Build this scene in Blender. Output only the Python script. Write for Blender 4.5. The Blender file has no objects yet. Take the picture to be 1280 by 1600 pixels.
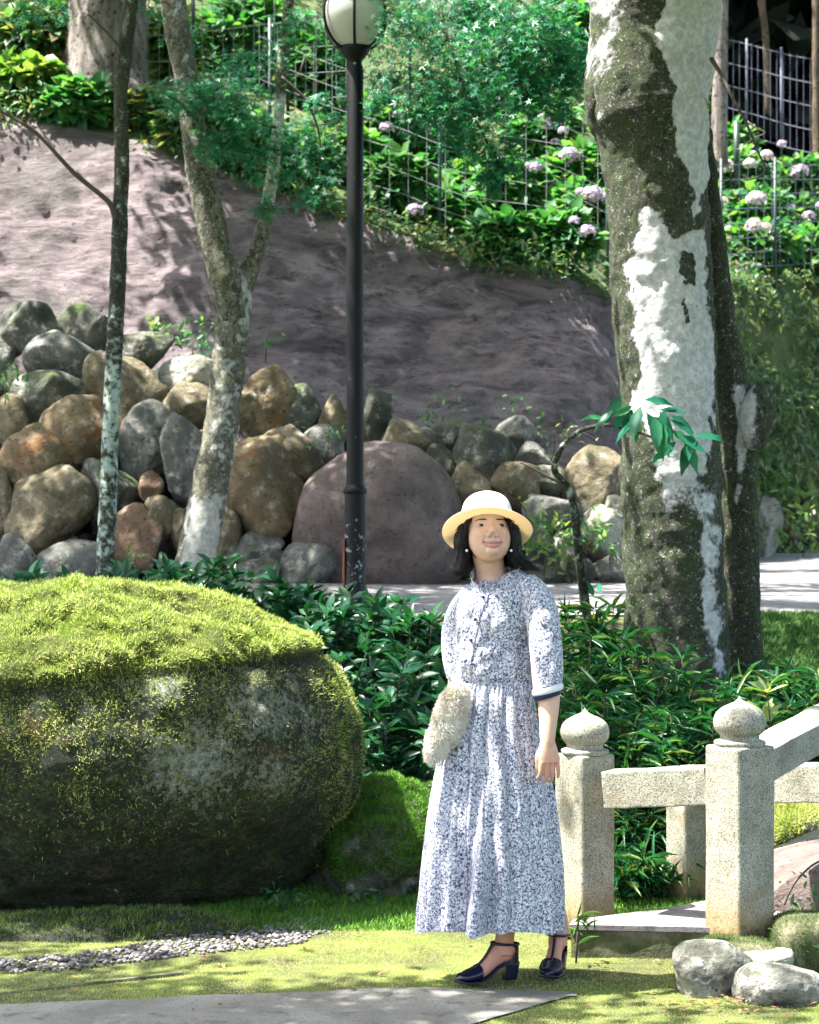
import bpy, bmesh, math, random
import numpy as np
from mathutils import Vector, Matrix

SC = bpy.context.scene
RNG = np.random.default_rng(7)
random.seed(7)
F = 3696.0                      # focal length in photo pixels
CAM_Z = 1.6
# ------------------------------------------------------------------ camera
cd = bpy.data.cameras.new("camera")
cam = bpy.data.objects.new("camera", cd)
SC.collection.objects.link(cam)
cam.location = (0, 0, CAM_Z)
cam.rotation_euler = (math.radians(90), 0, 0)
cd.sensor_fit = 'VERTICAL'
cd.sensor_height = 36.0
cd.lens = F / 1600 * 36
cd.clip_start = 0.1
cd.clip_end = 400
cd.dof.use_dof = True
cd.dof.focus_distance = 8.0
cd.dof.aperture_fstop = 8.0
SC.camera = cam
# ------------------------------------------------------------------ light
SUN = Vector((-0.44, -0.02, 0.90)).normalized()      # towards the sun
w = bpy.data.worlds.new("World")
SC.world = w
w.use_nodes = True
wn = w.node_tree
sky = wn.nodes.new('ShaderNodeTexSky')
sky.sky_type = 'NISHITA'
sky.sun_disc = False
sky.dust_density = 4.0
sky.ozone_density = 0.4
sky.sun_elevation = math.asin(SUN.z)
sky.sun_rotation = math.atan2(SUN.x, SUN.y)
wn.links.new(sky.outputs[0], wn.nodes['Background'].inputs[0])
wn.nodes['Background'].inputs[1].default_value = 0.135
sd = bpy.data.lights.new("sun", 'SUN')
sd.energy = 5.0
sd.angle = math.radians(0.5)
sd.color = (1.0, 0.95, 0.86)
so = bpy.data.objects.new("sun", sd)
SC.collection.objects.link(so)
so.rotation_euler = SUN.to_track_quat('Z', 'Y').to_euler()
so.location = (-5, 8, 20)
SC.view_settings.view_transform = 'Standard'
SC.view_settings.look = 'None'
SC.view_settings.gamma = 1.0
SC.view_settings.exposure = 2.35
SC.view_settings.use_curve_mapping = False
SC.render.engine = 'CYCLES'
SC.cycles.use_denoising = True
SC.cycles.max_bounces = 6
SC.cycles.diffuse_bounces = 4
SC.cycles.glossy_bounces = 2
SC.cycles.transmission_bounces = 3
SC.cycles.transparent_max_bounces = 4
SC.cycles.sample_clamp_indirect = 6.0

# ------------------------------------------------------------------ helpers
def P(px, py, Y):
    return np.array([(px - 640) / F * Y, Y, CAM_Z - (py - 800) / F * Y])

def hsh(i, j, k):
    h = (i.astype(np.uint32) * np.uint32(374761393) + j.astype(np.uint32) * np.uint32(668265263)
         + k.astype(np.uint32) * np.uint32(2246822519))
    h = (h ^ (h >> np.uint32(13))) * np.uint32(1274126177)
    h = h ^ (h >> np.uint32(16))
    return h.astype(np.float64) / 4294967295.0

def vnoise(p):
    p = np.asarray(p, float) + 1000.0
    i = np.floor(p).astype(np.int64)
    f = p - i
    f = f * f * (3 - 2 * f)
    r = 0
    for a in (0, 1):
        wa = f[:, 0] if a else 1 - f[:, 0]
        for b in (0, 1):
            wb = f[:, 1] if b else 1 - f[:, 1]
            for c in (0, 1):
                wc = f[:, 2] if c else 1 - f[:, 2]
                r = r + wa * wb * wc * hsh(i[:, 0] + a, i[:, 1] + b, i[:, 2] + c)
    return r * 2 - 1

def fbm(p, octs=4, gain=0.5):
    p = np.asarray(p, float)
    s, a, t = 0, 1.0, 0
    for o in range(octs):
        s = s + a * vnoise(p * (2.03 ** o) + 17.3 * o)
        t += a
        a *= gain
    return s / t

def n3(x, y, z=0.0):
    x = np.asarray(x, float)
    return np.stack([x.ravel(), np.broadcast_to(y, x.shape).ravel(), np.broadcast_to(z, x.shape).ravel()], 1)

def sstep(a, b, x):
    t = np.clip((np.asarray(x, float) - a) / (b - a), 0, 1)
    return t * t * (3 - 2 * t)

def unit(v):
    v = np.asarray(v, float)
    return v / np.maximum(np.linalg.norm(v, axis=-1, keepdims=True), 1e-9)

class MB:
    def __init__(s):
        s.v, s.f, s.n, s.attrs = [], [], 0, {}
    def add(s, v, *faces, mi=0):
        v = np.asarray(v, float).reshape(-1, 3)
        for f in faces:
            f = np.asarray(f, np.int64)
            if len(f):
                s.f.append((f + s.n, mi))
        s.v.append(v)
        s.n += len(v)
        return s
    def mesh(s, name, mats, off=(0, 0, 0), smooth=True, attrs=None):
        v = (np.concatenate(s.v) - np.asarray(off, float)).astype(np.float32)
        me = bpy.data.meshes.new(name)
        me.vertices.add(len(v))
        me.vertices.foreach_set('co', v.ravel())
        loops = np.concatenate([f.ravel() for f, _ in s.f]).astype(np.int32)
        tot = np.concatenate([np.full(len(f), f.shape[1]) for f, _ in s.f]).astype(np.int32)
        mi = np.concatenate([np.full(len(f), m) for f, m in s.f]).astype(np.int32)
        st = np.concatenate([[0], np.cumsum(tot)[:-1]]).astype(np.int32)
        me.loops.add(len(loops))
        me.loops.foreach_set('vertex_index', loops)
        me.polygons.add(len(tot))
        me.polygons.foreach_set('loop_start', st)
        me.polygons.foreach_set('loop_total', tot)
        me.polygons.foreach_set('material_index', mi)
        me.polygons.foreach_set('use_smooth', np.full(len(tot), bool(smooth)))
        for m in (mats if isinstance(mats, (list, tuple)) else [mats]):
            me.materials.append(m)
        for k, a in (attrs or {}).items():
            at = me.attributes.new(k, 'FLOAT', 'POINT')
            at.data.foreach_set('value', np.asarray(a, np.float32))
        me.update(calc_edges=True)
        me.validate()
        return me
    def build(s, name, mats, parent=None, base=None, smooth=True, attrs=None):
        off = (0, 0, 0)
        if parent is not None:
            r = parent
            off = np.zeros(3)
            while r is not None:
                off = off + np.array(r.location)
                r = r.parent
        elif base is not None:
            off = base
        o = bpy.data.objects.new(name, s.mesh(name, mats, off, smooth, attrs))
        SC.collection.objects.link(o)
        if parent is not None:
            o.parent = parent
        elif base is not None:
            o.location = base
        return o

def tag(o, label, cat=None, group=None, kind=None):
    o['label'] = label
    if cat: o['category'] = cat
    if group: o['group'] = group
    if kind: o['kind'] = kind
    return o

def thing(name, loc, label, cat, group=None):
    o = bpy.data.objects.new(name, None)
    o.empty_display_size = 0.1
    SC.collection.objects.link(o)
    o.location = [float(c) for c in loc]
    return tag(o, label, cat, group)

def share(name, mesh, parent, loc=(0, 0, 0), rot=None, scale=None):
    o = bpy.data.objects.new(name, mesh)
    SC.collection.objects.link(o)
    if parent is not None: o.parent = parent
    o.location = [float(c) for c in loc]
    if rot is not None: o.rotation_euler = rot
    if scale is not None: o.scale = scale
    return o

def interp_path(pts, n):
    """Catmull-Rom through pts (k, d), n samples."""
    pts = np.asarray(pts, float)
    k = len(pts)
    if k == 2:
        t = np.linspace(0, 1, n)[:, None]
        return pts[0] * (1 - t) + pts[1] * t
    e = np.vstack([2 * pts[0] - pts[1], pts, 2 * pts[-1] - pts[-2]])
    d = np.concatenate([[0], np.cumsum(np.linalg.norm(np.diff(pts[:, :3], axis=0), axis=1))])
    s = np.linspace(0, d[-1], n)
    i = np.clip(np.searchsorted(d, s, side='right') - 1, 0, k - 2)
    t = ((s - d[i]) / np.maximum(d[i + 1] - d[i], 1e-9))[:, None]
    p0, p1, p2, p3 = e[i], e[i + 1], e[i + 2], e[i + 3]
    return 0.5 * (2 * p1 + (p2 - p0) * t + (2 * p0 - 5 * p1 + 4 * p2 - p3) * t ** 2 + (3 * p1 - p0 - 3 * p2 + p3) * t ** 3)

def tube(path, rad, seg=10, disp=None, caps=True):
    path = np.asarray(path, float)
    n = len(path)
    rad = np.broadcast_to(np.asarray(rad, float), (n,))
    T = unit(np.gradient(path, axis=0))
    ref = np.array([0, 1, 0.0]) if abs(T[:, 1]).mean() < 0.7 else np.array([0, 0, 1.0])
    A = unit(np.cross(T, ref))
    B = np.cross(T, A)
    th = np.linspace(0, 2 * np.pi, seg, endpoint=False)
    R = rad[:, None] * np.ones(seg)
    dirs = A[:, None, :] * np.cos(th)[None, :, None] + B[:, None, :] * np.sin(th)[None, :, None]
    V = path[:, None, :] + dirs * R[..., None]
    V = V.reshape(-1, 3)
    if disp is not None:
        V = V + dirs.reshape(-1, 3) * disp(V)[:, None]
    i = np.arange(n - 1)[:, None] * seg
    j = np.arange(seg)[None, :]
    j2 = (j + 1) % seg
    q = np.stack([i + j, i + j2, i + seg + j2, i + seg + j], -1).reshape(-1, 4)
    if not caps:
        return V, q
    V = np.vstack([V, path[0], path[-1]])
    jj = np.arange(seg)
    t1 = np.stack([np.full(seg, n * seg), (jj + 1) % seg, jj], 1)
    b = (n - 1) * seg
    t2 = np.stack([np.full(seg, n * seg + 1), b + jj, b + (jj + 1) % seg], 1)
    return V, q, t1, t2

def loft(cent, A, B, seg=24, power=2.0, caps=True):
    """rings around cent (n,3) with half axes A, B (n,3)"""
    cent, A, B = (np.asarray(a, float) for a in (cent, A, B))
    n = len(cent)
    th = np.linspace(0, 2 * np.pi, seg, endpoint=False)
    c, s_ = np.cos(th), np.sin(th)
    e = 2.0 / power
    c = np.sign(c) * np.abs(c) ** e
    s_ = np.sign(s_) * np.abs(s_) ** e
    V = (cent[:, None] + A[:, None] * c[None, :, None] + B[:, None] * s_[None, :, None]).reshape(-1, 3)
    i = np.arange(n - 1)[:, None] * seg
    j = np.arange(seg)[None, :]
    j2 = (j + 1) % seg
    q = np.stack([i + j, i + j2, i + seg + j2, i + seg + j], -1).reshape(-1, 4)
    if not caps:
        return V, q
    V = np.vstack([V, cent[0], cent[-1]])
    jj = np.arange(seg)
    t1 = np.stack([np.full(seg, n * seg), (jj + 1) % seg, jj], 1)
    b = (n - 1) * seg
    t2 = np.stack([np.full(seg, n * seg + 1), b + jj, b + (jj + 1) % seg], 1)
    return V, q, t1, t2

def grid(V):
    """V (n,m,3) -> verts, quads"""
    n, m = V.shape[:2]
    i = np.arange(n - 1)[:, None] * m
    j = np.arange(m - 1)[None, :]
    q = np.stack([i + j, i + j + 1, i + m + j + 1, i + m + j], -1).reshape(-1, 4)
    return V.reshape(-1, 3), q

def lathe(prof, seg=32):
    prof = np.asarray(prof, float)
    th = np.linspace(0, 2 * np.pi, seg, endpoint=False)
    V = np.stack([prof[:, 0][:, None] * np.cos(th), prof[:, 0][:, None] * np.sin(th), np.repeat(prof[:, 1][:, None], seg, 1)], -1)
    n = len(prof)
    i = np.arange(n - 1)[:, None] * seg
    j = np.arange(seg)[None, :]
    j2 = (j + 1) % seg
    q = np.stack([i + j, i + j2, i + seg + j2, i + seg + j], -1).reshape(-1, 4)
    return V.reshape(-1, 3), q

_ico = {}
def ico(n):
    if n not in _ico:
        bm = bmesh.new()
        bmesh.ops.create_icosphere(bm, subdivisions=n, radius=1)
        v = np.array([x.co[:] for x in bm.verts])
        f = np.array([[x.index for x in fc.verts] for fc in bm.faces])
        bm.free()
        _ico[n] = (unit(v), f)
    return _ico[n]

def ell(c, r, n=3, R=None):
    v, f = ico(n)
    v = v * np.asarray(r, float)
    if R is not None: v = v @ np.asarray(R).T
    return v + np.asarray(c, float), f

def bbox(c, size, R=None, bevel=0.01):
    """bevelled box: verts, faces arrays"""
    bm = bmesh.new()
    bmesh.ops.create_cube(bm, size=1.0)
    for v in bm.verts:
        v.co = Vector((v.co.x * size[0], v.co.y * size[1], v.co.z * size[2]))
    if bevel > 0:
        bmesh.ops.bevel(bm, geom=list(bm.edges), offset=bevel, segments=2, affect='EDGES', profile=0.6)
    bmesh.ops.triangulate(bm, faces=list(bm.faces))
    V = np.array([v.co[:] for v in bm.verts])
    bm.verts.index_update()
    Fc = np.array([[v.index for v in f.verts] for f in bm.faces])
    bm.free()
    if R is not None: V = V @ np.asarray(R).T
    return V + np.asarray(c, float), Fc

def rotz(a):
    c, s_ = math.cos(a), math.sin(a)
    return np.array([[c, -s_, 0], [s_, c, 0], [0, 0, 1]])

def rotx(a):
    c, s_ = math.cos(a), math.sin(a)
    return np.array([[1, 0, 0], [0, c, -s_], [0, s_, c]])

def roty(a):
    c, s_ = math.cos(a), math.sin(a)
    return np.array([[c, 0, s_], [0, 1, 0], [-s_, 0, c]])

def scatter(tv, tf, pos, d, nrm, scale):
    """copies of a template (x along d, z along nrm) at pos"""
    pos = np.asarray(pos, float)
    n = len(pos)
    d = unit(np.broadcast_to(d, (n, 3)))
    nrm = np.broadcast_to(nrm, (n, 3))
    y = unit(np.cross(nrm, d))
    z = np.cross(d, y)
    sc = np.broadcast_to(np.asarray(scale, float), (n,))
    V = pos[:, None] + sc[:, None, None] * (tv[None, :, 0:1] * d[:, None] + tv[None, :, 1:2] * y[:, None] + tv[None, :, 2:3] * z[:, None])
    k = len(tv)
    Fc = (tf[None] + (np.arange(n) * k)[:, None, None]).reshape(-1, tf.shape[1])
    return V.reshape(-1, 3), Fc

def rdir(n, rng=RNG):
    return unit(rng.normal(size=(n, 3)))

def sample_tris(V, Fc, n, rng=RNG):
    if Fc.shape[1] == 4:
        Fc = np.vstack([Fc[:, [0, 1, 2]], Fc[:, [0, 2, 3]]])
    a, b, c = V[Fc[:, 0]], V[Fc[:, 1]], V[Fc[:, 2]]
    cr = np.cross(b - a, c - a)
    ar = np.linalg.norm(cr, axis=1)
    i = rng.choice(len(Fc), n, p=ar / ar.sum())
    u, v = rng.random(n), rng.random(n)
    m = u + v > 1
    u[m], v[m] = 1 - u[m], 1 - v[m]
    return a[i] + (b[i] - a[i]) * u[:, None] + (c[i] - a[i]) * v[:, None], unit(cr[i])

# leaf templates: x along the length
LEAF = (np.array([[0, 0, 0], [.3, .17, .05], [.3, -.17, .05], [.62, .15, .04], [.62, -.15, .04], [1, 0, -.1], [.32, 0, -.02], [.64, 0, -.02]], float),
        np.array([[0, 6, 1], [0, 2, 6], [1, 6, 7], [1, 7, 3], [6, 2, 4], [6, 4, 7], [3, 7, 5], [7, 4, 5]]))
NARROW = (LEAF[0] * np.array([1, .30, 1.6]), LEAF[1])
BROAD = (LEAF[0] * np.array([1, 1.9, 1.4]), LEAF[1])
QUADL = (np.array([[0, 0, 0], [.5, .3, .06], [1, 0, -.05], [.5, -.3, .06]], float), np.array([[0, 1, 2], [0, 2, 3]]))
BLADE = (np.array([[0, -.09, 0], [0, .09, 0], [.62, 0, .08], [1, 0, .3]], float), np.array([[0, 1, 2], [1, 3, 2]]))
def _maple():
    v, f = [[0, 0, 0]], []
    for a, l in ((-2.1, .55), (-1.05, .85), (0, 1.0), (1.05, .85), (2.1, .55)):
        b = len(v)
        for da, r in ((-.34, .38), (0, 1), (.34, .38)):
            v.append([r * l * math.cos(a + da), r * l * math.sin(a + da), -.16 * (r * l) ** 2])
        f += [[0, b, b + 1], [0, b + 1, b + 2]]
    return np.array(v, float), np.array(f)
MAPLE = _maple()

# ------------------------------------------------------------------ materials
class N:
    def __init__(s, name):
        s.m = bpy.data.materials.new(name)
        s.m.use_nodes = True
        s.t = s.m.node_tree
        s.t.nodes.clear()
        s.out = s.t.nodes.new('ShaderNodeOutputMaterial')
        s._c = None
    def n(s, typ, ins=None, **props):
        nd = s.t.nodes.new('ShaderNode' + typ)
        for k, v in props.items():
            setattr(nd, k, v)
        for k, v in (ins or {}).items():
            s.set(nd, k, v)
        return nd
    def set(s, nd, k, v):
        sock = nd.inputs[k]
        if isinstance(v, bpy.types.NodeSocket):
            s.t.links.new(v, sock)
        elif isinstance(v, bpy.types.Node):
            s.t.links.new(v.outputs[0], sock)
        elif isinstance(v, (tuple, list)) and len(v) == 3 and sock.type == 'RGBA':
            sock.default_value = (*v, 1)
        else:
            sock.default_value = v
    def coord(s, scale=(1, 1, 1), rnd=False):
        tc = s.n('TexCoord')
        mp = s.n('Mapping', {'Vector': tc.outputs['Object'], 'Scale': scale})
        if rnd:
            oi = s.n('ObjectInfo')
            ml = s.n('Math', {0: oi.outputs['Random'], 1: 37.0}, operation='MULTIPLY')
            s.set(mp, 'Location', s.n('CombineXYZ', {0: ml, 1: ml, 2: ml}).outputs[0])
        return mp.outputs[0]
    def noise(s, vec, scale, detail=4, rough=0.55, dist=0.0):
        return s.n('TexNoise', {'Vector': vec, 'Scale': scale, 'Detail': detail, 'Roughness': rough, 'Distortion': dist}).outputs['Fac']
    def ramp(s, fac, stops, interp='LINEAR'):
        r = s.n('ValToRGB', {'Fac': fac})
        r.color_ramp.interpolation = interp
        while len(r.color_ramp.elements) < len(stops):
            r.color_ramp.elements.new(0.5)
        for e, (p, c) in zip(r.color_ramp.elements, stops):
            e.position = p
            e.color = (*c, 1) if len(c) == 3 else c
        return r.outputs['Color']
    def step(s, fac, a, b):
        return s.n('MapRange', {'Value': fac, 'From Min': a, 'From Max': b, 'To Min': 0.0, 'To Max': 1.0}, clamp=True).outputs[0]
    def mix(s, fac, a, b, blend='MIX'):
        m = s.n('Mix', data_type='RGBA', blend_type=blend)
        s.set(m, 0, fac)
        s.set(m, 6, a if not (isinstance(a, tuple) and len(a) == 3) else a)
        s.set(m, 7, b)
        return m.outputs[2]
    def math(s, op, a, b=0.0):
        return s.n('Math', {0: a, 1: b}, operation=op).outputs[0]
    def bump(s, h, strength=0.5, dist=0.02):
        return s.n('Bump', {'Height': h, 'Strength': strength, 'Distance': dist}).outputs[0]
    def bsdf(s, color, rough=0.7, normal=None, **kw):
        d = {'Base Color': color, 'Roughness': rough}
        if normal is not None: d['Normal'] = normal
        d.update({k.replace('_', ' '): v for k, v in kw.items()})
        return s.n('BsdfPrincipled', d).outputs[0]
    def done(s, sh):
        s.t.links.new(sh, s.out.inputs['Surface'])
        return s.m

def rock_mat(name, c1, c2, lichen=0.15, moss=0.15, c3=None, lc=(.36, .36, .33)):
    k = N(name)
    v = k.coord(rnd=True)
    a = k.noise(v, 5.5, 8, .65, .4)
    col = k.ramp(a, [(.30, tuple(x * .55 for x in c1)), (.45, c1), (.62, c2), (.78, tuple(min(x * 1.35, .6) for x in c2))])
    if c3:
        col = k.mix(k.step(k.noise(v, 3.2, 5, .6, 1.0), .55, .66), col, c3)
    col = k.mix(k.math('MULTIPLY', k.step(k.noise(v, 11, 6, .7), .62 - .25 * lichen, .72 - .2 * lichen), .75), col, lc)
    geo = k.n('NewGeometry')
    up = k.n('SeparateXYZ', {0: geo.outputs['Normal']}).outputs[2]
    mm = k.math('ADD', k.noise(v, 7, 6, .7), k.math('MULTIPLY', up, .12))
    col = k.mix(k.step(mm, .72 - .3 * moss, .80 - .3 * moss), col, (.05, .085, .02))
    col = k.mix(k.step(k.noise(v, 40, 3, .6), .60, .68), col, tuple(x * .35 for x in c1))
    h = k.math('ADD', k.math('MULTIPLY', a, 1.0), k.math('MULTIPLY', k.noise(v, 45, 5, .7), .35))
    return k.done(k.bsdf(col, .88, k.bump(h, .9, .035)))

ROCK = {
    'g': rock_mat('grey_rock', (.085, .088, .08), (.165, .162, .142), .35, .1),
    't': rock_mat('tan_rock', (.10, .083, .047), (.19, .16, .10), .25, .15),
    'o': rock_mat('orange_rock', (.115, .085, .045), (.20, .15, .085), .2, .12, (.20, .085, .03)),
    'm': rock_mat('mauve_rock', (.105, .08, .075), (.165, .125, .118), .1, .0, (.13, .105, .085), (.22, .19, .19)),
    'r': rock_mat('reddish_rock', (.115, .066, .042), (.18, .115, .075), .15, .1),
    'd': rock_mat('dark_mossy_rock', (.05, .055, .042), (.115, .115, .09), .3, .4),
    'k': rock_mat('shade_toned_rock', (.010, .012, .007), (.022, .024, .015), .0, .0),  # near-black tone paints the shade under and between stones
    'w': rock_mat('pale_rock', (.22, .21, .165), (.36, .35, .30), .4, .3),
    'f': rock_mat('weathered_grey_rock', (.085, .087, .07), (.20, .197, .165), .6, .2, None, (.32, .31, .28)),
}

def leaf_mat(name, cols, trans=.4, rough=.45, tint=1.5, nscale=None):
    k = N(name)
    geo = k.n('NewGeometry')
    n = len(cols)
    col = k.ramp(geo.outputs['Random Per Island'], [(i / max(n - 1, 1), c) for i, c in enumerate(cols)])
    if nscale:
        v = k.coord()
        col = k.mix(k.step(k.noise(v, nscale, 3), .4, .6), col, k.mix(.5, col, (.015, .04, .012), 'MIX'))
    p = k.bsdf(col, rough, Specular_IOR_Level=.32)
    tcol = k.mix(1.0, col, (1.15 * tint, 1.3 * tint, .45 * tint), 'MULTIPLY')
    tr = k.n('BsdfTranslucent', {'Color': tcol}).outputs[0]
    ms = k.n('MixShader', {0: trans})
    k.t.links.new(p, ms.inputs[1])
    k.t.links.new(tr, ms.inputs[2])
    return k.done(ms.outputs[0])

M = {}
M['maple'] = leaf_mat('maple_leaf', [(.008, .085, .055), (.014, .13, .08), (.025, .18, .10), (.08, .27, .12)], .35, .4, 1.3)
M['canopy'] = leaf_mat('crown_leaf', [(.02, .07, .02), (.03, .10, .03), (.05, .13, .03)], .35, .5)
M['shrub'] = leaf_mat('glossy_shrub_leaf', [(.006, .045, .022), (.010, .065, .032), (.016, .085, .036), (.03, .11, .035)], .22, .3)
M['shrub_pale'] = leaf_mat('pale_shrub_leaf', [(.05, .15, .05), (.12, .22, .05), (.22, .26, .10)], .35, .4)
M['sasa'] = leaf_mat('bamboo_grass_leaf', [(.008, .055, .024), (.014, .085, .034), (.022, .11, .04), (.07, .14, .035)], .25, .38)
M['hydr'] = leaf_mat('hydrangea_leaf', [(.02, .11, .045), (.04, .16, .06), (.07, .22, .07), (.16, .29, .09)], .4, .5, 1.2)
M['under'] = leaf_mat('undergrowth_leaf', [(.025, .09, .045), (.05, .14, .06), (.11, .20, .08), (.20, .16, .10)], .35, .5)
M['ivy'] = leaf_mat('ivy_leaf', [(.045, .09, .045), (.07, .13, .055), (.11, .18, .06), (.22, .24, .09)], .25, .45)
M['dark'] = leaf_mat('shade_toned_leaf', [(.002, .005, .003), (.003, .008, .004), (.005, .012, .005)], .05, .7)  # leaf colour darkened to paint the shade inside the far wood
M['sprig'] = leaf_mat('broad_sprig_leaf', [(.012, .10, .06), (.02, .14, .08), (.035, .18, .08)], .3, .28)
M['dead'] = leaf_mat('dry_leaf', [(.20, .10, .05), (.28, .14, .07), (.15, .07, .04), (.30, .20, .11)], .1, .7, 1.0)
M['petal'] = leaf_mat('hydrangea_petal', [(.40, .30, .62), (.52, .40, .72), (.62, .50, .76), (.74, .66, .82)], .3, .6, .75)
M['petal2'] = leaf_mat('pale_hydrangea_petal', [(.62, .50, .72), (.72, .62, .76), (.80, .74, .80)], .3, .6, .75)
def moss_mat(name, cols, trans=.25):
    k = N(name)
    v = k.coord()
    geo = k.n('NewGeometry')
    a = k.math('ADD', k.math('MULTIPLY', geo.outputs['Random Per Island'], .45), k.math('MULTIPLY', k.noise(v, 6.5, 5, .65), .75))
    n = len(cols)
    col = k.ramp(a, [(.25 + .55 * i / (n - 1), c) for i, c in enumerate(cols)])
    p = k.bsdf(col, .75)
    tr = k.n('BsdfTranslucent', {'Color': col}).outputs[0]
    ms = k.n('MixShader', {0: trans})
    k.t.links.new(p, ms.inputs[1])
    k.t.links.new(tr, ms.inputs[2])
    return k.done(ms.outputs[0])
M['moss_cap'] = moss_mat('bright_moss', [(.06, .12, .012), (.19, .30, .035), (.35, .44, .08), (.56, .58, .22)], .4)  # cap moss colour lightened to paint the sun on it
M['moss_dark'] = moss_mat('dark_moss', [(.010, .024, .006), (.035, .075, .013), (.08, .14, .022), (.17, .23, .05)])  # moss colour darkened to paint the shade below the cap
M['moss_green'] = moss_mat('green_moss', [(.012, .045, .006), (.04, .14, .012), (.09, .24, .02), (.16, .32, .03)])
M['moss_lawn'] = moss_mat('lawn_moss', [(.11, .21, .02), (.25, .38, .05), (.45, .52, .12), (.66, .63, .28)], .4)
M['grass'] = moss_mat('lawn_grass', [(.02, .075, .012), (.04, .12, .02), (.08, .17, .03)])
M['fur'] = moss_mat('cream_fur', [(.74, .68, .55), (.82, .77, .66), (.88, .84, .75)], .2)

def simple(name, col, rough=.6, **kw):
    k = N(name)
    return k.done(k.bsdf(col, rough, **kw))

def ground_mat():
    k = N('mossy_earth')
    v = k.coord()
    a = k.noise(v, 3.0, 8, .65)
    col = k.ramp(a, [(.3, (.035, .028, .016)), (.45, (.06, .07, .018)), (.6, (.11, .14, .025)), (.75, (.2, .19, .08))])
    col = k.mix(k.step(k.noise(v, 28, 5, .7), .55, .7), col, (.10, .075, .045))
    return k.done(k.bsdf(col, .95, k.bump(k.noise(v, 60, 5, .7), .6, .02)))
M['ground'] = ground_mat()
def path_mat(name, c1, c2, scale=90):
    k = N(name)
    v = k.coord()
    c1, c2 = tuple(x * .9 for x in c1), tuple(x * 1.08 for x in c2)
    col = k.mix(k.step(k.noise(v, 2.2, 6, .6, .5), .35, .65), c1, c2)
    col = k.mix(k.step(k.noise(v, 9, 7, .75, .3), .54, .66), col, tuple(x * .6 for x in c1))
    col = k.mix(k.step(k.noise(v, scale, 4, .7), .56, .66), col, tuple(x * .5 for x in c1))
    col = k.mix(k.step(k.noise(v, scale * .7, 4, .7, 1.0), .64, .72), col, tuple(min(1, x * 1.5) for x in c2))
    return k.done(k.bsdf(col, .9, k.bump(k.noise(v, scale, 5, .75), .5, .01)))
M['path'] = path_mat('worn_grey_path', (.15, .145, .13), (.225, .218, .195))
M['road'] = path_mat('pale_asphalt', (.17, .162, .17), (.24, .23, .24), 60)
def bank_mat():
    k = N('sprayed_earth')
    v = k.coord((1, 1, 1))
    tc = k.n('TexCoord')
    vs = k.n('Mapping', {'Vector': tc.outputs['Object'], 'Rotation': (0, math.radians(-52), 0), 'Scale': (.40, .8, 1.3)}).outputs[0]
    a = k.noise(vs, 3.4, 11, .74, .9)
    col = k.ramp(a, [(.32, (.045, .038, .041)), (.42, (.17, .138, .15)), (.54, (.325, .268, .288)), (.70, (.45, .385, .397))])
    col = k.mix(k.math('MULTIPLY', k.step(k.noise(vs, 9, 9, .78), .53, .62), .85), col, (.055, .045, .044))
    col = k.mix(k.step(k.noise(v, 24, 7, .78), .59, .65), col, (.035, .03, .028))
    col = k.mix(k.math('MULTIPLY', k.step(k.noise(v, 1.3, 4, .6, .5), .55, .75), .5), col, (.33, .25, .24))
    col = k.mix(k.math('MULTIPLY', k.step(k.noise(v, .9, 7, .7), .53, .64), .6), col, (.09, .09, .085))
    h = k.math('ADD', a, k.math('MULTIPLY', k.noise(vs, 11, 9, .78), .8))
    return k.done(k.bsdf(col, .92, k.bump(h, 1.0, .16)))
M['bank'] = bank_mat()
def soil_mat():
    k = N('hillside_soil')
    v = k.coord()
    a = k.noise(v, 1.4, 7, .65)
    col = k.ramp(a, [(.3, (.03, .04, .018)), (.45, (.05, .085, .02)), (.58, (.09, .12, .035)), (.72, (.23, .15, .11))])
    return k.done(k.bsdf(col, .95, k.bump(k.noise(v, 9, 6, .7), .8, .08)))
M['soil'] = soil_mat()
def granite(name='speckled_granite', stain=True):
    k = N(name)
    v = k.coord(rnd=True)
    col = k.ramp(k.noise(v, 9, 5, .6), [(.35, (.22, .215, .16)), (.6, (.345, .335, .27))])
    sp = k.n('TexVoronoi', {'Vector': v, 'Scale': 130.0}).outputs['Distance']
    nz = k.noise(v, 160, 3, .7)
    col = k.mix(k.step(nz, .52, .60), col, (.085, .08, .065))
    col = k.mix(k.math('MULTIPLY', k.step(k.noise(v, 22, 7, .75), .54, .64), .5), col, (.12, .12, .085))
    col = k.mix(k.step(k.noise(v, 210, 2, .6), .62, .68), col, (.6, .58, .52))
    col = k.mix(k.math('MULTIPLY', k.step(k.noise(v, 3.5, 6, .7, .6), .56, .72), .55), col, (.24, .15, .07))
    tc = k.n('TexCoord')
    z = k.n('SeparateXYZ', {0: tc.outputs['Object']}).outputs[2]
    zz = k.math('ADD', z, k.math('MULTIPLY', k.noise(v, 16, 6, .75), -.28))
    if stain:
        col = k.mix(k.math('MULTIPLY', k.step(zz, .10, -.12), .8), col, (.30, .18, .05))
        col = k.mix(k.step(zz, -.05, -.13), col, (.03, .045, .012))
    return k.done(k.bsdf(col, .8, k.bump(k.math('ADD', nz, k.noise(v, 40, 4)), .35, .006)))
M['granite'] = granite()
M['granite_rail'] = granite('pale_granite', False)
def mossy_conc():
    k = N('mossy_concrete')
    v = k.coord()
    col = k.ramp(k.noise(v, 7, 7, .7), [(.32, (.02, .03, .01)), (.45, (.06, .07, .025)), (.56, (.14, .13, .08)), (.72, (.26, .24, .18))])
    return k.done(k.bsdf(col, .9, k.bump(k.noise(v, 35, 6, .7), .8, .02)))
M['mossy_conc'] = mossy_conc()
M['pad_top'] = path_mat('mauve_slab', (.19, .165, .175), (.27, .24, .25), 70)
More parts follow.
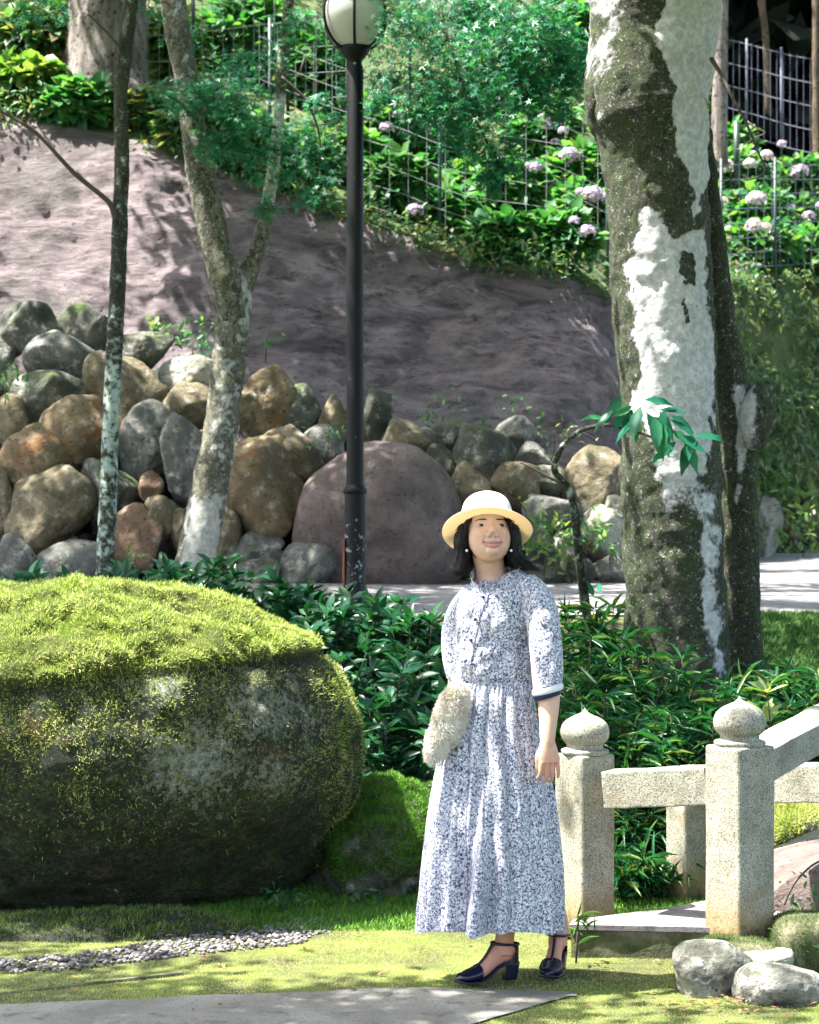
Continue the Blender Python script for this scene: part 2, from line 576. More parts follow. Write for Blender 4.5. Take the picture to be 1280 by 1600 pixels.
def boulder_mat():
    k = N('lichened_boulder')
    v = k.coord()
    a = k.noise(v, 13, 10, .78, .3)
    col = k.ramp(a, [(.36, (.005, .009, .003)), (.47, (.022, .038, .010)), (.55, (.06, .085, .024)), (.67, (.14, .145, .065))])
    col = k.mix(k.math('MULTIPLY', k.step(k.noise(v, 4.6, 8, .78, .3), .565, .62), .8), col, (.13, .07, .022))
    col = k.mix(k.step(k.noise(v, 48, 7, .8), .50, .56), col, (.007, .011, .004))
    cp = k.n('Attribute', attribute_name='cap').outputs['Fac']
    at = k.n('Attribute', attribute_name='lichen').outputs['Fac']
    li = k.math('ADD', k.noise(v, 34, 9, .82, .2), k.math('MULTIPLY', at, .20))
    col = k.mix(k.step(li, .59, .64), col, (.22, .245, .19))
    col = k.mix(k.step(li, .68, .74), col, (.46, .48, .43))
    col = k.mix(k.step(k.noise(v, 70, 5, .8), .58, .64), col, (.008, .012, .005))
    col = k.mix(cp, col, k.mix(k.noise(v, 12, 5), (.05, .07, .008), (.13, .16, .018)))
    h = k.math('ADD', a, k.math('MULTIPLY', k.noise(v, 60, 7, .8), .8))
    return k.done(k.bsdf(col, .92, k.bump(h, 1.0, .05)))
M['boulder'] = boulder_mat()
def bark_mat(name, base, dark, lic, moss, lscale=6.0, lthr=.62, mscale=18.0, mthr=.5, attr=True, stretch=(1, 1, .45), speck=.0, bright=None, bdist=.022):
    k = N(name)
    v = k.coord(stretch)
    vu = k.coord()
    a = k.noise(v, 14, 9, .72, .3)
    col = k.ramp(a, [(.34, dark), (.5, base), (.66, tuple(min(1, x * 1.8) for x in base))])
    mo = k.noise(vu, mscale, 8, .75, .4)
    col = k.mix(k.step(mo, mthr, mthr + .06), col, moss)
    if bright:
        col = k.mix(k.step(k.noise(vu, mscale * .8, 7, .75), .58, .64), col, bright)
    col = k.mix(k.step(k.noise(vu, mscale * 2.6, 6, .75), .54, .60), col, tuple(x * .18 for x in moss))
    if speck:
        sp = k.noise(vu, 34, 7, .78)
        col = k.mix(k.step(sp, .70 - speck * .2, .73 - speck * .2), col, tuple(x * .72 for x in lic))
        sp2 = k.noise(vu, 85, 4, .7)
        col = k.mix(k.step(sp2, .66 - speck * .1, .70 - speck * .1), col, tuple(x * .5 for x in lic))
    ln = k.noise(vu, lscale, 9, .72, .25)
    if attr:
        at = k.n('Attribute', attribute_name='lichen').outputs['Fac']
        ln = k.math('ADD', k.math('MULTIPLY', ln, .9), k.math('MULTIPLY', at, .55))
    lf = k.step(k.math('ADD', ln, k.math('MULTIPLY', k.noise(vu, 42, 7, .8), .22)), lthr + .09, lthr + .16)
    lcol = k.mix(k.step(k.noise(vu, 30, 6, .75), .42, .62), tuple(x * .62 for x in lic), lic)
    lcol = k.mix(k.step(k.noise(vu, 55, 6, .8), .60, .66), lcol, tuple(x * .25 for x in lic))
    col = k.mix(lf, col, lcol)
    h = k.math('ADD', k.math('MULTIPLY', a, 1.0), k.math('ADD', k.math('MULTIPLY', mo, 1.2), k.math('MULTIPLY', lf, .12)))
    h = k.math('MULTIPLY', h, k.math('SUBTRACT', 1.0, k.math('MULTIPLY', lf, .75)))
    h = k.math('ADD', h, k.math('MULTIPLY', k.noise(vu, 60, 5, .75), .5))
    return k.done(k.bsdf(col, .9, k.bump(h, 1.0, bdist)))
M['bark_big'] = bark_mat('mossy_lichen_bark', (.055, .056, .036), (.010, .011, .007), (.74, .75, .76), (.034, .055, .014), 6.0, .68, 16.0, .45, speck=.48, bright=(.08, .15, .02), bdist=.04)
M['bark_maple'] = bark_mat('maple_bark', (.15, .145, .09), (.022, .024, .011), (.52, .53, .48), (.05, .06, .02), 11.0, .585, 11.0, .51, speck=.7, bdist=.03)
M['bark_thin'] = bark_mat('spotted_bark', (.03, .033, .016), (.008, .009, .005), (.44, .54, .48), (.05, .06, .02), 15.0, .56, 20.0, .55, speck=.4)
M['bark_hill'] = bark_mat('grey_bark', (.20, .175, .165), (.06, .05, .045), (.32, .30, .29), (.09, .085, .05), 5.0, .66, 8.0, .60, False, (1, 1, .18))
M['bark_brown'] = bark_mat('brown_bark', (.12, .085, .055), (.03, .02, .012), (.25, .22, .2), (.05, .05, .02), 5.0, .7, 8.0, .6, False, (1, 1, .2))
M['twig'] = simple('twig_bark', (.045, .032, .024), .8)
M['twig_pale'] = simple('pale_twig', (.30, .26, .20), .8)
def lamp_black():
    k = N('peeling_black_paint')
    v = k.coord()
    tc = k.n('TexCoord')
    z = k.n('SeparateXYZ', {0: tc.outputs['Object']}).outputs[2]
    low = k.step(z, .75, .45)
    nz = k.math('ADD', k.noise(v, 28, 7, .75), k.math('MULTIPLY', low, .08))
    col = k.mix(k.step(nz, .66, .69), (.003, .0035, .005), (.28, .31, .32))
    col = k.mix(k.step(k.noise(v, 12, 6, .7), .66, .72), col, (.09, .04, .02))
    return k.done(k.bsdf(col, .5, k.bump(nz, .2, .004), Specular_IOR_Level=.25))
M['lamp'] = lamp_black()
def glass_mat():
    k = N('opal_globe')
    v = k.coord()
    col = k.mix(k.step(k.noise(v, 30, 4, .7), .66, .74), (.50, .51, .48), (.34, .34, .27))
    p = k.bsdf(col, .25)
    tr = k.n('BsdfTranslucent', {'Color': (.75, .76, .70, 1)}).outputs[0]
    ms = k.n('MixShader', {0: .4})
    k.t.links.new(p, ms.inputs[1]); k.t.links.new(tr, ms.inputs[2])
    return k.done(ms.outputs[0])
M['globe'] = glass_mat()
M['rust'] = simple('rust', (.20, .075, .03), .85)
M['wire'] = simple('galvanised_wire', (.24, .25, .27), .6)
M['wire_dark'] = simple('coated_wire', (.07, .08, .13), .6)
M['post_green'] = simple('dark_green_post', (.02, .05, .045), .5)
# clothes and skin
def skin_mat():
    k = N('skin')
    v = k.coord()
    lip = k.n('Attribute', attribute_name='lip').outputs['Fac']
    dk = k.n('Attribute', attribute_name='line').outputs['Fac']
    bl = k.n('Attribute', attribute_name='blush').outputs['Fac']
    col = k.mix(k.step(k.noise(v, 55, 5, .7), .35, .7), (.66, .42, .30), (.60, .355, .245))
    col = k.mix(k.math('MULTIPLY', bl, .45), col, (.56, .25, .17))
    col = k.mix(k.math('MULTIPLY', k.step(k.noise(v, 240, 2), .62, .70), .25), col, (.40, .22, .14))
    col = k.mix(lip, col, (.52, .17, .17))
    col = k.mix(dk, col, (.06, .015, .015))
    return k.done(k.bsdf(col, .48, k.bump(k.noise(v, 420, 3), .12, .001), Subsurface_Weight=.08, Subsurface_Radius=(.6, .25, .12), Subsurface_Scale=.01))
M['skin'] = skin_mat()
def floral():
    k = N('navy_floral_cotton')
    v = k.coord()
    nz = k.n('TexNoise', {'Vector': v, 'Scale': 80.0, 'Detail': 2.0})
    vv = k.n('VectorMath', {0: v, 1: k.n('VectorMath', {0: nz.outputs['Color'], 1: (.010, .010, .010)}, operation='MULTIPLY').outputs[0]}, operation='ADD').outputs[0]
    d = k.n('TexVoronoi', {'Vector': vv, 'Scale': 82.0, 'Randomness': .85}).outputs['Distance']
    navy, white = (.045, .052, .12), (.70, .69, .72)
    bl = k.noise(v, 190, 2, .5, .3)
    ground = k.mix(k.step(bl, .44, .52), navy, (.50, .51, .58))
    fl = k.ramp(d, [(.0, navy), (.12, navy), (.17, white), (1.0, white)])
    col = k.mix(k.step(d, .36, .42), fl, ground)
    col = k.mix(k.math('MULTIPLY', k.step(k.noise(v, 240, 1), .60, .64), .8), col, navy)
    return k.done(k.bsdf(col, .85, k.bump(k.noise(v, 400, 2), .1, .002), Sheen_Weight=.1))
M['floral'] = floral()
M['white'] = simple('white_cloth', (.75, .75, .76), .8)
M['navy'] = simple('navy_cloth', (.012, .018, .09), .75)
M['shoe'] = simple('navy_leather', (.008, .010, .03), .22)
M['brow'] = simple('brow_hair', (.022, .014, .010), .8)
M['button'] = simple('dark_button', (.02, .022, .06), .3)
def hair_mat():
    k = N('black_hair')
    v = k.coord((60, 60, 4))
    return k.done(k.bsdf(k.mix(k.noise(v, 4, 3), (.003, .0028, .003), (.009, .0075, .007)), .42, Specular_IOR_Level=.3))
M['hair'] = hair_mat()
def straw(name, c, tr_c, tr):
    k = N(name)
    tc = k.n('TexCoord')
    wv = k.n('TexWave', {'Vector': tc.outputs['Object'], 'Scale': 120.0, 'Distortion': 1.0}, wave_type='RINGS', rings_direction='Z').outputs['Fac']
    p = k.bsdf(k.mix(wv, tuple(x * .9 for x in c), c), .75, k.bump(wv, .3, .002))
    t = k.n('BsdfTranslucent', {'Color': (*tr_c, 1)}).outputs[0]
    ms = k.n('MixShader', {0: tr})
    k.t.links.new(p, ms.inputs[1]); k.t.links.new(t, ms.inputs[2])
    return k.done(ms.outputs[0])
M['straw'] = straw('pale_straw', (.86, .79, .66), (.90, .74, .50), .30)
M['crown'] = straw('white_crown_cloth', (.82, .80, .77), (.9, .7, .45), .08)
M['eye'] = simple('eye_white', (.55, .52, .50), .25)
M['iris'] = simple('dark_iris', (.008, .005, .004), .2)
M['pearl'] = simple('pearl', (.8, .76, .72), .2)
M['pebble'] = leaf_mat('white_pebble', [(.07, .062, .058), (.13, .12, .122), (.26, .245, .25), (.04, .033, .03), (.17, .155, .155)], .0, .7)
exec_order = None
# ================================================================== setting
def gz(x, y):
    x = np.asarray(x, float); y = np.asarray(y, float)
    z = 1.02 * sstep(9.75, 12.9, y)
    z = z + np.where(y > 12.9, np.minimum(y - 12.9, 2.0) * .055, 0)
    z = z + np.where(y > 14.9, np.minimum(y - 14.9, 12) * .012, 0)
    return z

def gz_n(x, y):
    x = np.asarray(x, float); y = np.asarray(y, float)
    m = np.clip(1 - np.abs(y - 8.5) / 9, .0, 1)
    s = x.shape
    return gz(x, y) + .018 * fbm(n3(x * 1.3, y * 1.3), 3).reshape(s) - .0 * m

xs = np.concatenate([np.arange(-30, -4, 1.0), np.arange(-4, 5, .07), np.arange(5, 31, 1.0)])
ys = np.concatenate([np.arange(-20, 6.5, 1.0), np.arange(6.5, 15.5, .07), np.arange(15.5, 46, .8)])
X, Y = np.meshgrid(xs, ys)
G = np.stack([X, Y, gz_n(X, Y)], -1)
o = MB().add(*grid(G)).build('ground', M['ground'])
tag(o, 'mossy earth ground of the garden rising to the road', kind='structure')

# foreground path (grey worn strip); right edge ends near the shoes
def path_edge(px):
    pts = [(-400, 1592), (0, 1577), (400, 1556), (640, 1546), (790, 1547), (890, 1551)]
    return np.interp(px, [p[0] for p in pts], [p[1] for p in pts])
def ground_at(px, py):
    Yv = np.full(np.shape(px), 8.0)
    for _ in range(14):
        Yv = (CAM_Z - gz((px - 640) / F * Yv, Yv)) * F / (py - 800)
    return (px - 640) / F * Yv, Yv
pxs = np.linspace(-700, 900, 162)
ex, ey = ground_at(pxs, path_edge(pxs))
ey = ey + .025 * fbm(n3(ex * 6, 0.3), 3)
elow = ground_at(pxs, np.interp(pxs, [660, 720, 800, 890], [2400, 1606, 1582, 1556]))[1]
elow = elow + .03 * fbm(n3(ex * 7, 4.3), 3)
rows = []
for t in np.linspace(0, 1, 14):
    yy = ey * (1 - t) + np.minimum(ey - .02, np.where(pxs < 690, 3.0, elow)) * t
    xx = ex + .0 * t
    rows.append(np.stack([xx, yy, gz_n(xx, yy) + .006], -1))
o = MB().add(*grid(np.array(rows))).build('path', M['path'])
tag(o, 'worn grey path along the front edge of the moss', kind='structure')
def on_path(x, y):
    e = np.interp(x, ex, ey)
    e2 = np.interp(x, ex, np.where(pxs < 690, 3.0, elow))
    return (y < e) & (y > e2) & (x < ex.max())

# road
xr = np.linspace(-14, 16, 140)
yn = 12.95 + .05 * fbm(n3(xr * 2, 0.0), 3)
yf = np.interp(xr, [-14, .7, 1.4, 3.2, 3.9, 9, 16], [15.6, 15.6, 15.9, 21.2, 22.2, 31, 32])
rows = [np.stack([xr, yn * (1 - t) + yf * t, gz_n(xr, yn * (1 - t) + yf * t) + .012], -1) for t in np.linspace(0, 1, 40)]
o = MB().add(*grid(np.array(rows))).build('road', M['road'])
tag(o, 'pale asphalt road passing below the boulders', kind='structure')

# ---------------- bank and hillside
TOP = [(-900, 130, 19.0), (-300, 160, 18.9), (0, 178, 18.8), (150, 203, 18.7), (280, 240, 18.6), (480, 312, 18.4), (600, 362, 18.3),
       (700, 398, 18.2), (760, 416, 18.2), (870, 420, 18.2), (950, 470, 18.3), (1010, 482, 19.2), (1150, 440, 22.6), (1280, 432, 24), (1600, 430, 25.5), (2600, 420, 28)]
BOT = [(-900, 16.1), (-300, 16.1), (0, 16.1), (150, 16.1), (280, 16.1), (480, 16.1), (600, 16.1), (700, 16.1), (760, 16.1), (870, 16.15), (950, 16.4),
       (1010, 17.2), (1150, 21.2), (1280, 22.4), (1600, 25), (2600, 27.5)]
topw = np.array([P(a, b, c) for a, b, c in TOP])
botw = np.array([[(a - 640) / F * b, b, float(gz(0, b)) - .25] for a, b in BOT])
u = np.linspace(0, 1, 420)
def resamp(pts, u):
    pxk = np.array([t[0] for t in TOP], float)
    q = pxk[0] + (pxk[-1] - pxk[0]) * u
    return np.stack([np.interp(q, pxk, pts[:, i]) for i in range(3)], 1), q
tw, qpx = resamp(topw, u)
bw, _ = resamp(botw, u)
ker = np.ones(9) / 9
for a in (tw, bw):
    for i in range(3):
        a[:, i] = np.convolve(np.pad(a[:, i], 4, mode='edge'), ker, 'valid')
tw[:, 2] += .07 * fbm(n3(tw[:, 0] * 1.7, 3.3), 3)
v = np.linspace(0, 1, 110)[:, None, None]
B = bw[None] * (1 - v) + tw[None] * v
B[..., 2] += .28 * np.sin(np.pi * v[..., 0]) * .6           # slightly domed
nr = np.array([-.1, -.75, .6])
pp = B.reshape(-1, 3)
q = np.stack([pp[:, 0] * 1.0 + pp[:, 2] * .9, pp[:, 1], pp[:, 2] * .8 - pp[:, 0] * .55], 1)
dsp = (.22 * fbm(q * .45, 3, .5) + .10 * fbm(q * 1.9 + 9, 5, .65) + .09 * fbm(pp * 4.5 + 3, 4, .65)).reshape(B.shape[:2])
fade = np.minimum(1, (1 - v[..., 0]) / .10)
B = B + nr * (dsp * fade)[..., None]
split = int(np.searchsorted(qpx, 1000))
o = MB().add(*grid(B[:, :split + 1])).build('earth_bank', M['bank'])
tag(o, 'bare mauve grey earth slope above the boulders', kind='structure')
o = MB().add(*grid(B[:, split:])).build('overgrown_bank', M['soil'])
tag(o, 'ivy covered bank behind the large trunk', kind='structure')
BANK_R = B[:, split:]
BANK_L = B[:, :split + 1]

tk = np.argsort(tw[:, 0])
def hz(x, y):
    x = np.asarray(x, float); y = np.asarray(y, float)
    # top edge position in world x for this point (edge is nearly a function of x)
    ye = np.interp(x, tw[tk, 0], tw[tk, 1]); ze = np.interp(x, tw[tk, 0], tw[tk, 2])
    d = np.maximum(y - ye, 0)
    wr = sstep(1085, 1130, 640 + x / np.maximum(y, 1) * F)
    return ze + .46 * d - wr * .62 * np.maximum(0, y - 27.2) + .012 * d * d * np.clip((4 - x) / 6, 0, 1) + .10 * fbm(n3(x * .8, y * .8, 5.0), 3).reshape(x.shape) * np.minimum(1, d)
rows = []
for t in np.linspace(0, 1, 90) ** 1.3:
    yy = tw[:, 1] + 26 * t
    xx = tw[:, 0] * (1 + .9 * t)
    z = hz(xx, yy) if t > 0 else tw[:, 2]
    rows.append(np.stack([xx, yy, z], -1))
HILL = np.array(rows)
o = MB().add(*grid(HILL)).build('hillside', M['soil'])
tag(o, 'wooded hillside of leaf litter and soil above the bank', kind='structure')

def on_hill(px, py):
    """first hit of a picture ray with the hillside"""
    Yv = np.linspace(17.5, 46, 600)
    x = (px - 640) / F * Yv
    z = CAM_Z - (py - 800) / F * Yv
    ye = np.interp(x, tw[tk, 0], tw[tk, 1])
    hit = (z <= hz(x, Yv)) & (Yv >= ye)
    i = int(np.argmax(hit)) if hit.any() else 300
    return np.array([x[i], Yv[i], float(hz(x[i:i + 1], Yv[i:i + 1])[0])])

# ================================================================== stones
def rock_verts(seed, sub=4, k=11, lo=.62, hi=.95, pw=9, rough=.05):
    r = np.random.default_rng(seed)
    v, f = ico(sub)
    pl = rdir(k, r)
    h = r.uniform(lo, hi, k)
    d = np.maximum(v @ pl.T, 0) / h
    rad = (1 + (d ** pw).sum(1)) ** (-1 / pw)
    rad = rad * (1 + .08 * fbm(v * 1.3 + seed, 3)) + rough * fbm(v * 3.5 + seed * 2, 4, .6) - rough * .5 * np.maximum(0, .25 - np.abs(fbm(v * 2.2 + seed * 5, 3))) * 2
    V = v * rad[:, None]
    return V, f
def fit(V, half):
    lo, hi = V.min(0), V.max(0)
    return ((V - (lo + hi) / 2) / ((hi - lo) / 2)) * np.asarray(half, float)

B_ROWS = [  # x0, x1, y0, y1, material, seed, label
 (2, 104, 478, 562, 'd', 1, 'dark grey mossy boulder at the top left of the pile under the sunlit earth'),
 (94, 186, 478, 568, 'd', 2, 'rounded olive boulder at the top of the pile just left of the thin trunk'),
 (-30, 22, 520, 592, 'g', 3, 'grey boulder cut by the left picture edge in the second row from the top'),
 (43, 154, 522, 608, 'g', 4, 'grey boulder with dark pitted face below the two top left boulders'),
 (10, 144, 584, 664, 'd', 5, 'wide low boulder with pale flat top and dark underside at the left'),
 (-15, 52, 620, 704, 't', 6, 'brownish boulder at the left edge below the wide flat topped one'),
 (138, 260, 556, 660, 't', 7, 'large olive tan boulder behind the upper thin trunk'),
 (186, 270, 522, 580, 'd', 8, 'low dull boulder right of the thin trunk under the pale sprouting weed'),
 (62, 218, 625, 738, 'o', 9, 'wide arched orange stained boulder behind the middle of the thin trunk'),
 (192, 275, 632, 752, 'g', 10, 'upright grey boulder with a ledge between the thin trunk and the forked maple'),
 (2, 128, 668, 772, 'o', 11, 'tan boulder with pale tilted top and rusty right end at the left'),
 (122, 218, 722, 820, 'd', 12, 'squarish dark grey boulder behind the lower thin trunk'),
 (14, 146, 735, 866, 't', 13, 'big angular brown boulder with a peaked top at the lower left'),
 (-30, 20, 734, 836, 't', 14, 'brown boulder mostly outside the left picture edge'),
 (-20, 70, 838, 925, 'g', 15, 'mauve grey boulder in the bottom row at the left edge'),
 (68, 180, 848, 925, 'g', 16, 'long grey boulder in the bottom row at the foot of the thin trunk'),
 (173, 252, 792, 890, 'r', 17, 'reddish brown domed boulder right of the foot of the thin trunk'),
 (214, 283, 778, 848, 't', 18, 'small olive brown boulder between the reddish dome and the maple trunk'),
 (219, 256, 738, 784, 'r', 19, 'smallest reddish stone wedged above the olive brown boulder'),
 (258, 342, 656, 805, 'g', 20, 'tall smooth grey boulder left of the maple trunk'),
 (254, 340, 602, 676, 't', 21, 'khaki boulder under the pale topped one left of the maple trunk'),
 (252, 345, 560, 622, 'w', 22, 'sunlit pale topped boulder beneath the green weeds'),
 (345, 470, 686, 864, 'o', 23, 'large bright orange boulder right of the maple trunk'),
 (388, 510, 670, 772, 't', 24, 'brown grey boulder on top of the orange one'),
 (380, 461, 578, 678, 'o', 25, 'upright rusty tan boulder at the top right of the maple trunk'),
 (443, 501, 603, 686, 'd', 26, 'dark boulder with mossy top right of the upright rusty one'),
 (368, 420, 608, 694, 't', 27, 'narrow tan boulder touching the right side of the maple trunk'),
 (470, 535, 667, 742, 'g', 28, 'pointed light grey boulder left of the lamp post'),
 (332, 375, 797, 895, 't', 29, 'narrow brown boulder at the foot of the maple trunk'),
 (370, 441, 832, 886, 'g', 30, 'small greyish boulder in front of the orange one'),
 (437, 525, 850, 932, 'g', 31, 'grey boulder with bright streak at the lower left of the big mauve one'),
 (404, 445, 860, 900, 'g', 32, 'little grey stone between two bottom row boulders'),
 (360, 437, 876, 930, 'd', 33, 'mossy low stone in the bottom row right of the maple foot'),
 (266, 302, 798, 862, 't', 34, 'small stone half hidden behind the left side of the maple foot'),
 (498, 545, 620, 700, 't', 36, 'yellowish boulder hidden in part by the lamp post'),
 (566, 612, 612, 703, 'd', 37, 'tall leaning olive boulder right of the lamp post'),
 (596, 672, 658, 732, 't', 38, 'tan egg shaped boulder right of the tall leaning one'),
 (555, 612, 698, 730, 't', 39, 'flat tan stone behind the top of the big mauve boulder'),
 (474, 716, 706, 945, 'm', 40, 'huge smooth mauve boulder behind the lamp post foot'),
 (653, 684, 668, 704, 'g', 41, 'small grey stone right of the tan egg shaped boulder'),
 (672, 743, 660, 704, 'd', 42, 'flat stone with mossy top at the crest of the pile'),
 (703, 804, 668, 765, 'd', 43, 'large round dark olive boulder above the hat'),
 (661, 708, 696, 752, 'd', 44, 'dark mossy boulder left of the large round one'),
 (650, 698, 726, 806, 'd', 45, 'bluish dark boulder on the right flank of the big mauve one'),
 (698, 770, 724, 802, 't', 46, 'brown boulder directly behind the hat crown'),
 (775, 836, 653, 714, 'g', 47, 'grey capped boulder at the crest above the tan pair'),
 (805, 857, 692, 738, 'g', 48, 'round light grey boulder at the right end of the crest'),
 (770, 842, 726, 798, 't', 49, 'olive boulder right of the hat with a rusty face'),
 (832, 890, 730, 786, 'd', 50, 'dark boulder behind the crooked sapling stem'),
 (880, 972, 702, 806, 't', 51, 'round sunlit tan boulder left of the large trunk'),
 (820, 905, 776, 846, 'g', 52, 'cracked grey boulder right of the hat brim'),
 (896, 934, 786, 826, 'd', 53, 'small dark stone under the round tan boulder'),
 (903, 976, 794, 876, 'w', 54, 'sunlit pale jagged boulder with moss beside the large trunk'),
 (866, 910, 828, 870, 'w', 55, 'low pale stone left of the jagged one'),
 (946, 980, 776, 846, 'd', 56, 'mossy boulder half behind the large trunk'),
 (686, 720, 786, 826, 'g', 57, 'pale grey stone left of the hat brim'),
 (822, 864, 810, 856, 'g', 58, 'small grey stone below the cracked boulder'),
 (817, 880, 882, 928, 'd', 59, 'mossy kerb stone right of the dress shoulder'),
 (876, 930, 872, 926, 'd', 60, 'middle kerb stone of the row by the road'),
 (928, 985, 866, 924, 'g', 61, 'pale grey kerb stone touching the large trunk'),
 (1166, 1220, 782, 872, 'w', 62, 'sunlit cream boulder by the road right of the smaller trunk'),
 (1203, 1248, 796, 858, 'r', 63, 'brown boulder behind the cream one beyond the road'),
 (1250, 1310, 776, 850, 't', 64, 'tan boulder at the right picture edge beyond the road'),
]
for (x0, x1, y0, y1, mt, seed, lab) in B_ROWS:
    cx, cy = (x0 + x1) / 2, (y0 + y1) / 2
    w_, h_ = (x1 - x0) * 1.14, (y1 - y0) * 1.15
    Yc = 15.15 + max(0, 900 - cy) / 430 * 1.15
    if seed in (62, 63, 64): Yc = {62: 20.6, 63: 22.0, 64: 22.3}[seed]
    if seed == 40: Yc = 15.35
    if seed in (59, 60, 61): Yc = 15.2
    s = Yc / F
    c = P(cx, cy, Yc)
    hx, hzv = w_ / 2 * s, h_ / 2 * s
    hy = .5 * (hx + hzv) * (.80 if seed != 40 else .7)
    big = seed in (40, 23, 13, 9)
    if seed == 40:
        V, Fc = rock_verts(seed + 100, 5, 7, .8, .97, 6, .025)
    else:
        V, Fc = rock_verts(seed * 7 + 3, 5, 13, .50, .92, 26, .055 if mt not in 'w' else .09)
    V = fit(V, (hx, hy, hzv))
    if seed == 40:      # narrower towards the top, wide at the foot
        t = (V[:, 2] / hzv + 1) / 2
        V[:, 0] = V[:, 0] * (1.12 - .22 * t) + (t - .5) * .0
        V = fit(V, (hx, hy, hzv))
    o = MB().add(V + c, Fc).build('boulder', ROCK[mt], base=c)
    tag(o, lab, 'boulder', 'boulders piled along the road' if seed < 59 else ('kerb stones along the road' if seed < 62 else 'boulders beyond the road'))
# stones deep in the pile that close the gaps, coloured dark as their shade
r = np.random.default_rng(5)
mb = MB()
for i in range(150):
    px = r.uniform(-40, 985); f_ = r.random()
    ytop = np.interp(px, [0, 260, 460, 700, 980], [500, 560, 630, 690, 730])
    py = ytop + 30 + f_ * (915 - ytop - 20)
    Yc = 15.75 + max(0, 900 - py) / 430 * .9
    V, Fc = rock_verts(900 + i, 2)
    s = Yc / F
    mb.add(fit(V, np.array([34, 30, 30]) * s * r.uniform(.8, 1.3)) + P(px, py, Yc), Fc)
tag(mb.build('rubble', ROCK['k']), 'rubble coloured dark as shade, filling the gaps behind the boulders', 'rubble', kind='stuff')

# three stones in the right foreground
for (x0, x1, y0, y1, Yc, mt, seed, lab) in [
    (1046, 1186, 1466, 1572, 7.90, 'f', 301, 'angular pale grey rock in front of the stone bridge post'),
    (1146, 1296, 1506, 1590, 7.74, 'f', 304, 'smooth grey green rock in the lower right corner'),
    (1150, 1242, 1482, 1512, 8.12, 'w', 303, 'flat whitish stone lying behind the two foreground rocks')]:
    s = Yc / F
    c = P((x0 + x1) / 2, (y0 + y1) / 2, Yc)
    V, Fc = rock_verts(seed, 5, 8 if seed == 304 else 13, .55, .95, 10 if seed != 304 else 6, .05)
    V = fit(V, ((x1 - x0) / 2 * s, .8 * (x1 - x0) / 2 * s if seed != 303 else .13, (y1 - y0) / 2 * s))
    V[:, 2] += np.maximum(0, -V[:, 2]) * -.2
    o = MB().add(V + c, Fc).build('rock', ROCK[mt], base=c)
    tag(o, lab, 'rock', 'rocks in the right foreground')

# ---------------- great mossy boulder
YC = 9.75
S0 = YC / F
prof = [(924, 0), (926, 90), (935, 165), (962, 255), (997, 330), (1024, 362), (1042, 378), (1075, 390), (1105, 398), (1150, 406), (1190, 408), (1250, 397), (1310, 360),
        (1378, 305), (1420, 240), (1460, 140), (1498, 0)]
prof = interp_path(np.array(prof, float)[:, ::-1], 150)
cx0 = (150 - 640) * S0
nA = 300
th = np.linspace(0, 2 * np.pi, nA, endpoint=False)
BV = []
for hw, py in prof:
    z = CAM_Z - (py - 800) * S0
    rx, ry = max(hw, .5) * S0, max(hw, .5) * S0 * .86
    BV.append(np.stack([cx0 + rx * np.cos(th), YC + ry * np.sin(th) + .30 * float(sstep(.80, -.10, z)), np.full(nA, z)], -1))
BV = np.array(BV)
nz_ = fbm(BV.reshape(-1, 3) * 1.6, 4).reshape(BV.shape[:2])
nz2 = fbm(BV.reshape(-1, 3) * 7, 4, .6).reshape(BV.shape[:2])
cen = np.array([cx0, YC, .6])
out = unit(BV - cen)
wx = np.clip((BV[..., 0] - (cx0 - 1.1)) / 2.2, 0, 1)
zl = 1.6 - (np.interp(BV[..., 0], [(0 - 640) * S0, (200 - 640) * S0, (400 - 640) * S0, (540 - 640) * S0], [1090, 1052, 1036, 1030]) - 800) * .00240
zl = zl + .02 * fbm(BV.reshape(-1, 3) * np.array([2.5, 2.5, 0]) + 4, 3).reshape(zl.shape)
capm = sstep(-.012, .012, BV[..., 2] - zl)
drop = np.exp(-np.clip(zl - BV[..., 2], 0, 9) / .05) * (1 - capm)
cush = np.abs(fbm(BV.reshape(-1, 3) * 4.5 + 2, 3)).reshape(zl.shape); cush2 = np.abs(fbm(BV.reshape(-1, 3) * 11 + 5, 3)).reshape(zl.shape)
BV = BV + out * (.085 * nz_ - (.12 * cush + .07 * cush2 - .03) * np.maximum(capm, .35) + .016 * nz2 + .045 * capm - .022 * drop)[..., None]
qv, qf = [], []
Vb, Qb = BV.reshape(-1, 3), None
i = np.arange(len(prof) - 1)[:, None] * nA
j = np.arange(nA)[None, :]
Qb = np.stack([i + j, i + nA + j, i + nA + (j + 1) % nA, i + (j + 1) % nA], -1).reshape(-1, 4)
# lichen placement by picture region
pxb = 640 + Vb[:, 0] / Vb[:, 1] * F
pyb = 800 - (Vb[:, 2] - CAM_Z) / Vb[:, 1] * F
def blob(px, py, cx, cy, rx, ry):
    return np.exp(-(((px - cx) / rx) ** 2 + ((py - cy) / ry) ** 2))
lich = np.maximum.reduce([blob(pxb, pyb, 300, 1190, 90, 70), .9 * blob(pxb, pyb, 250, 1070, 50, 30), .8 * blob(pxb, pyb, 410, 1110, 80, 60), .7 * blob(pxb, pyb, 430, 1210, 60, 40), .5 * blob(pxb, pyb, 480, 1130, 40, 60)])
base = (cx0, YC, 0.0)
GB = thing('mossy_boulder', base, 'huge overhanging boulder with bright green moss cap at the left', 'boulder')
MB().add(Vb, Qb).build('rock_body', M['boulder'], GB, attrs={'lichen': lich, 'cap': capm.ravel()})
tri = np.vstack([Qb[:, [0, 1, 2]], Qb[:, [0, 2, 3]]])
cenf = Vb[tri].mean(1)
capf = capm.ravel()[tri].mean(1) > .5
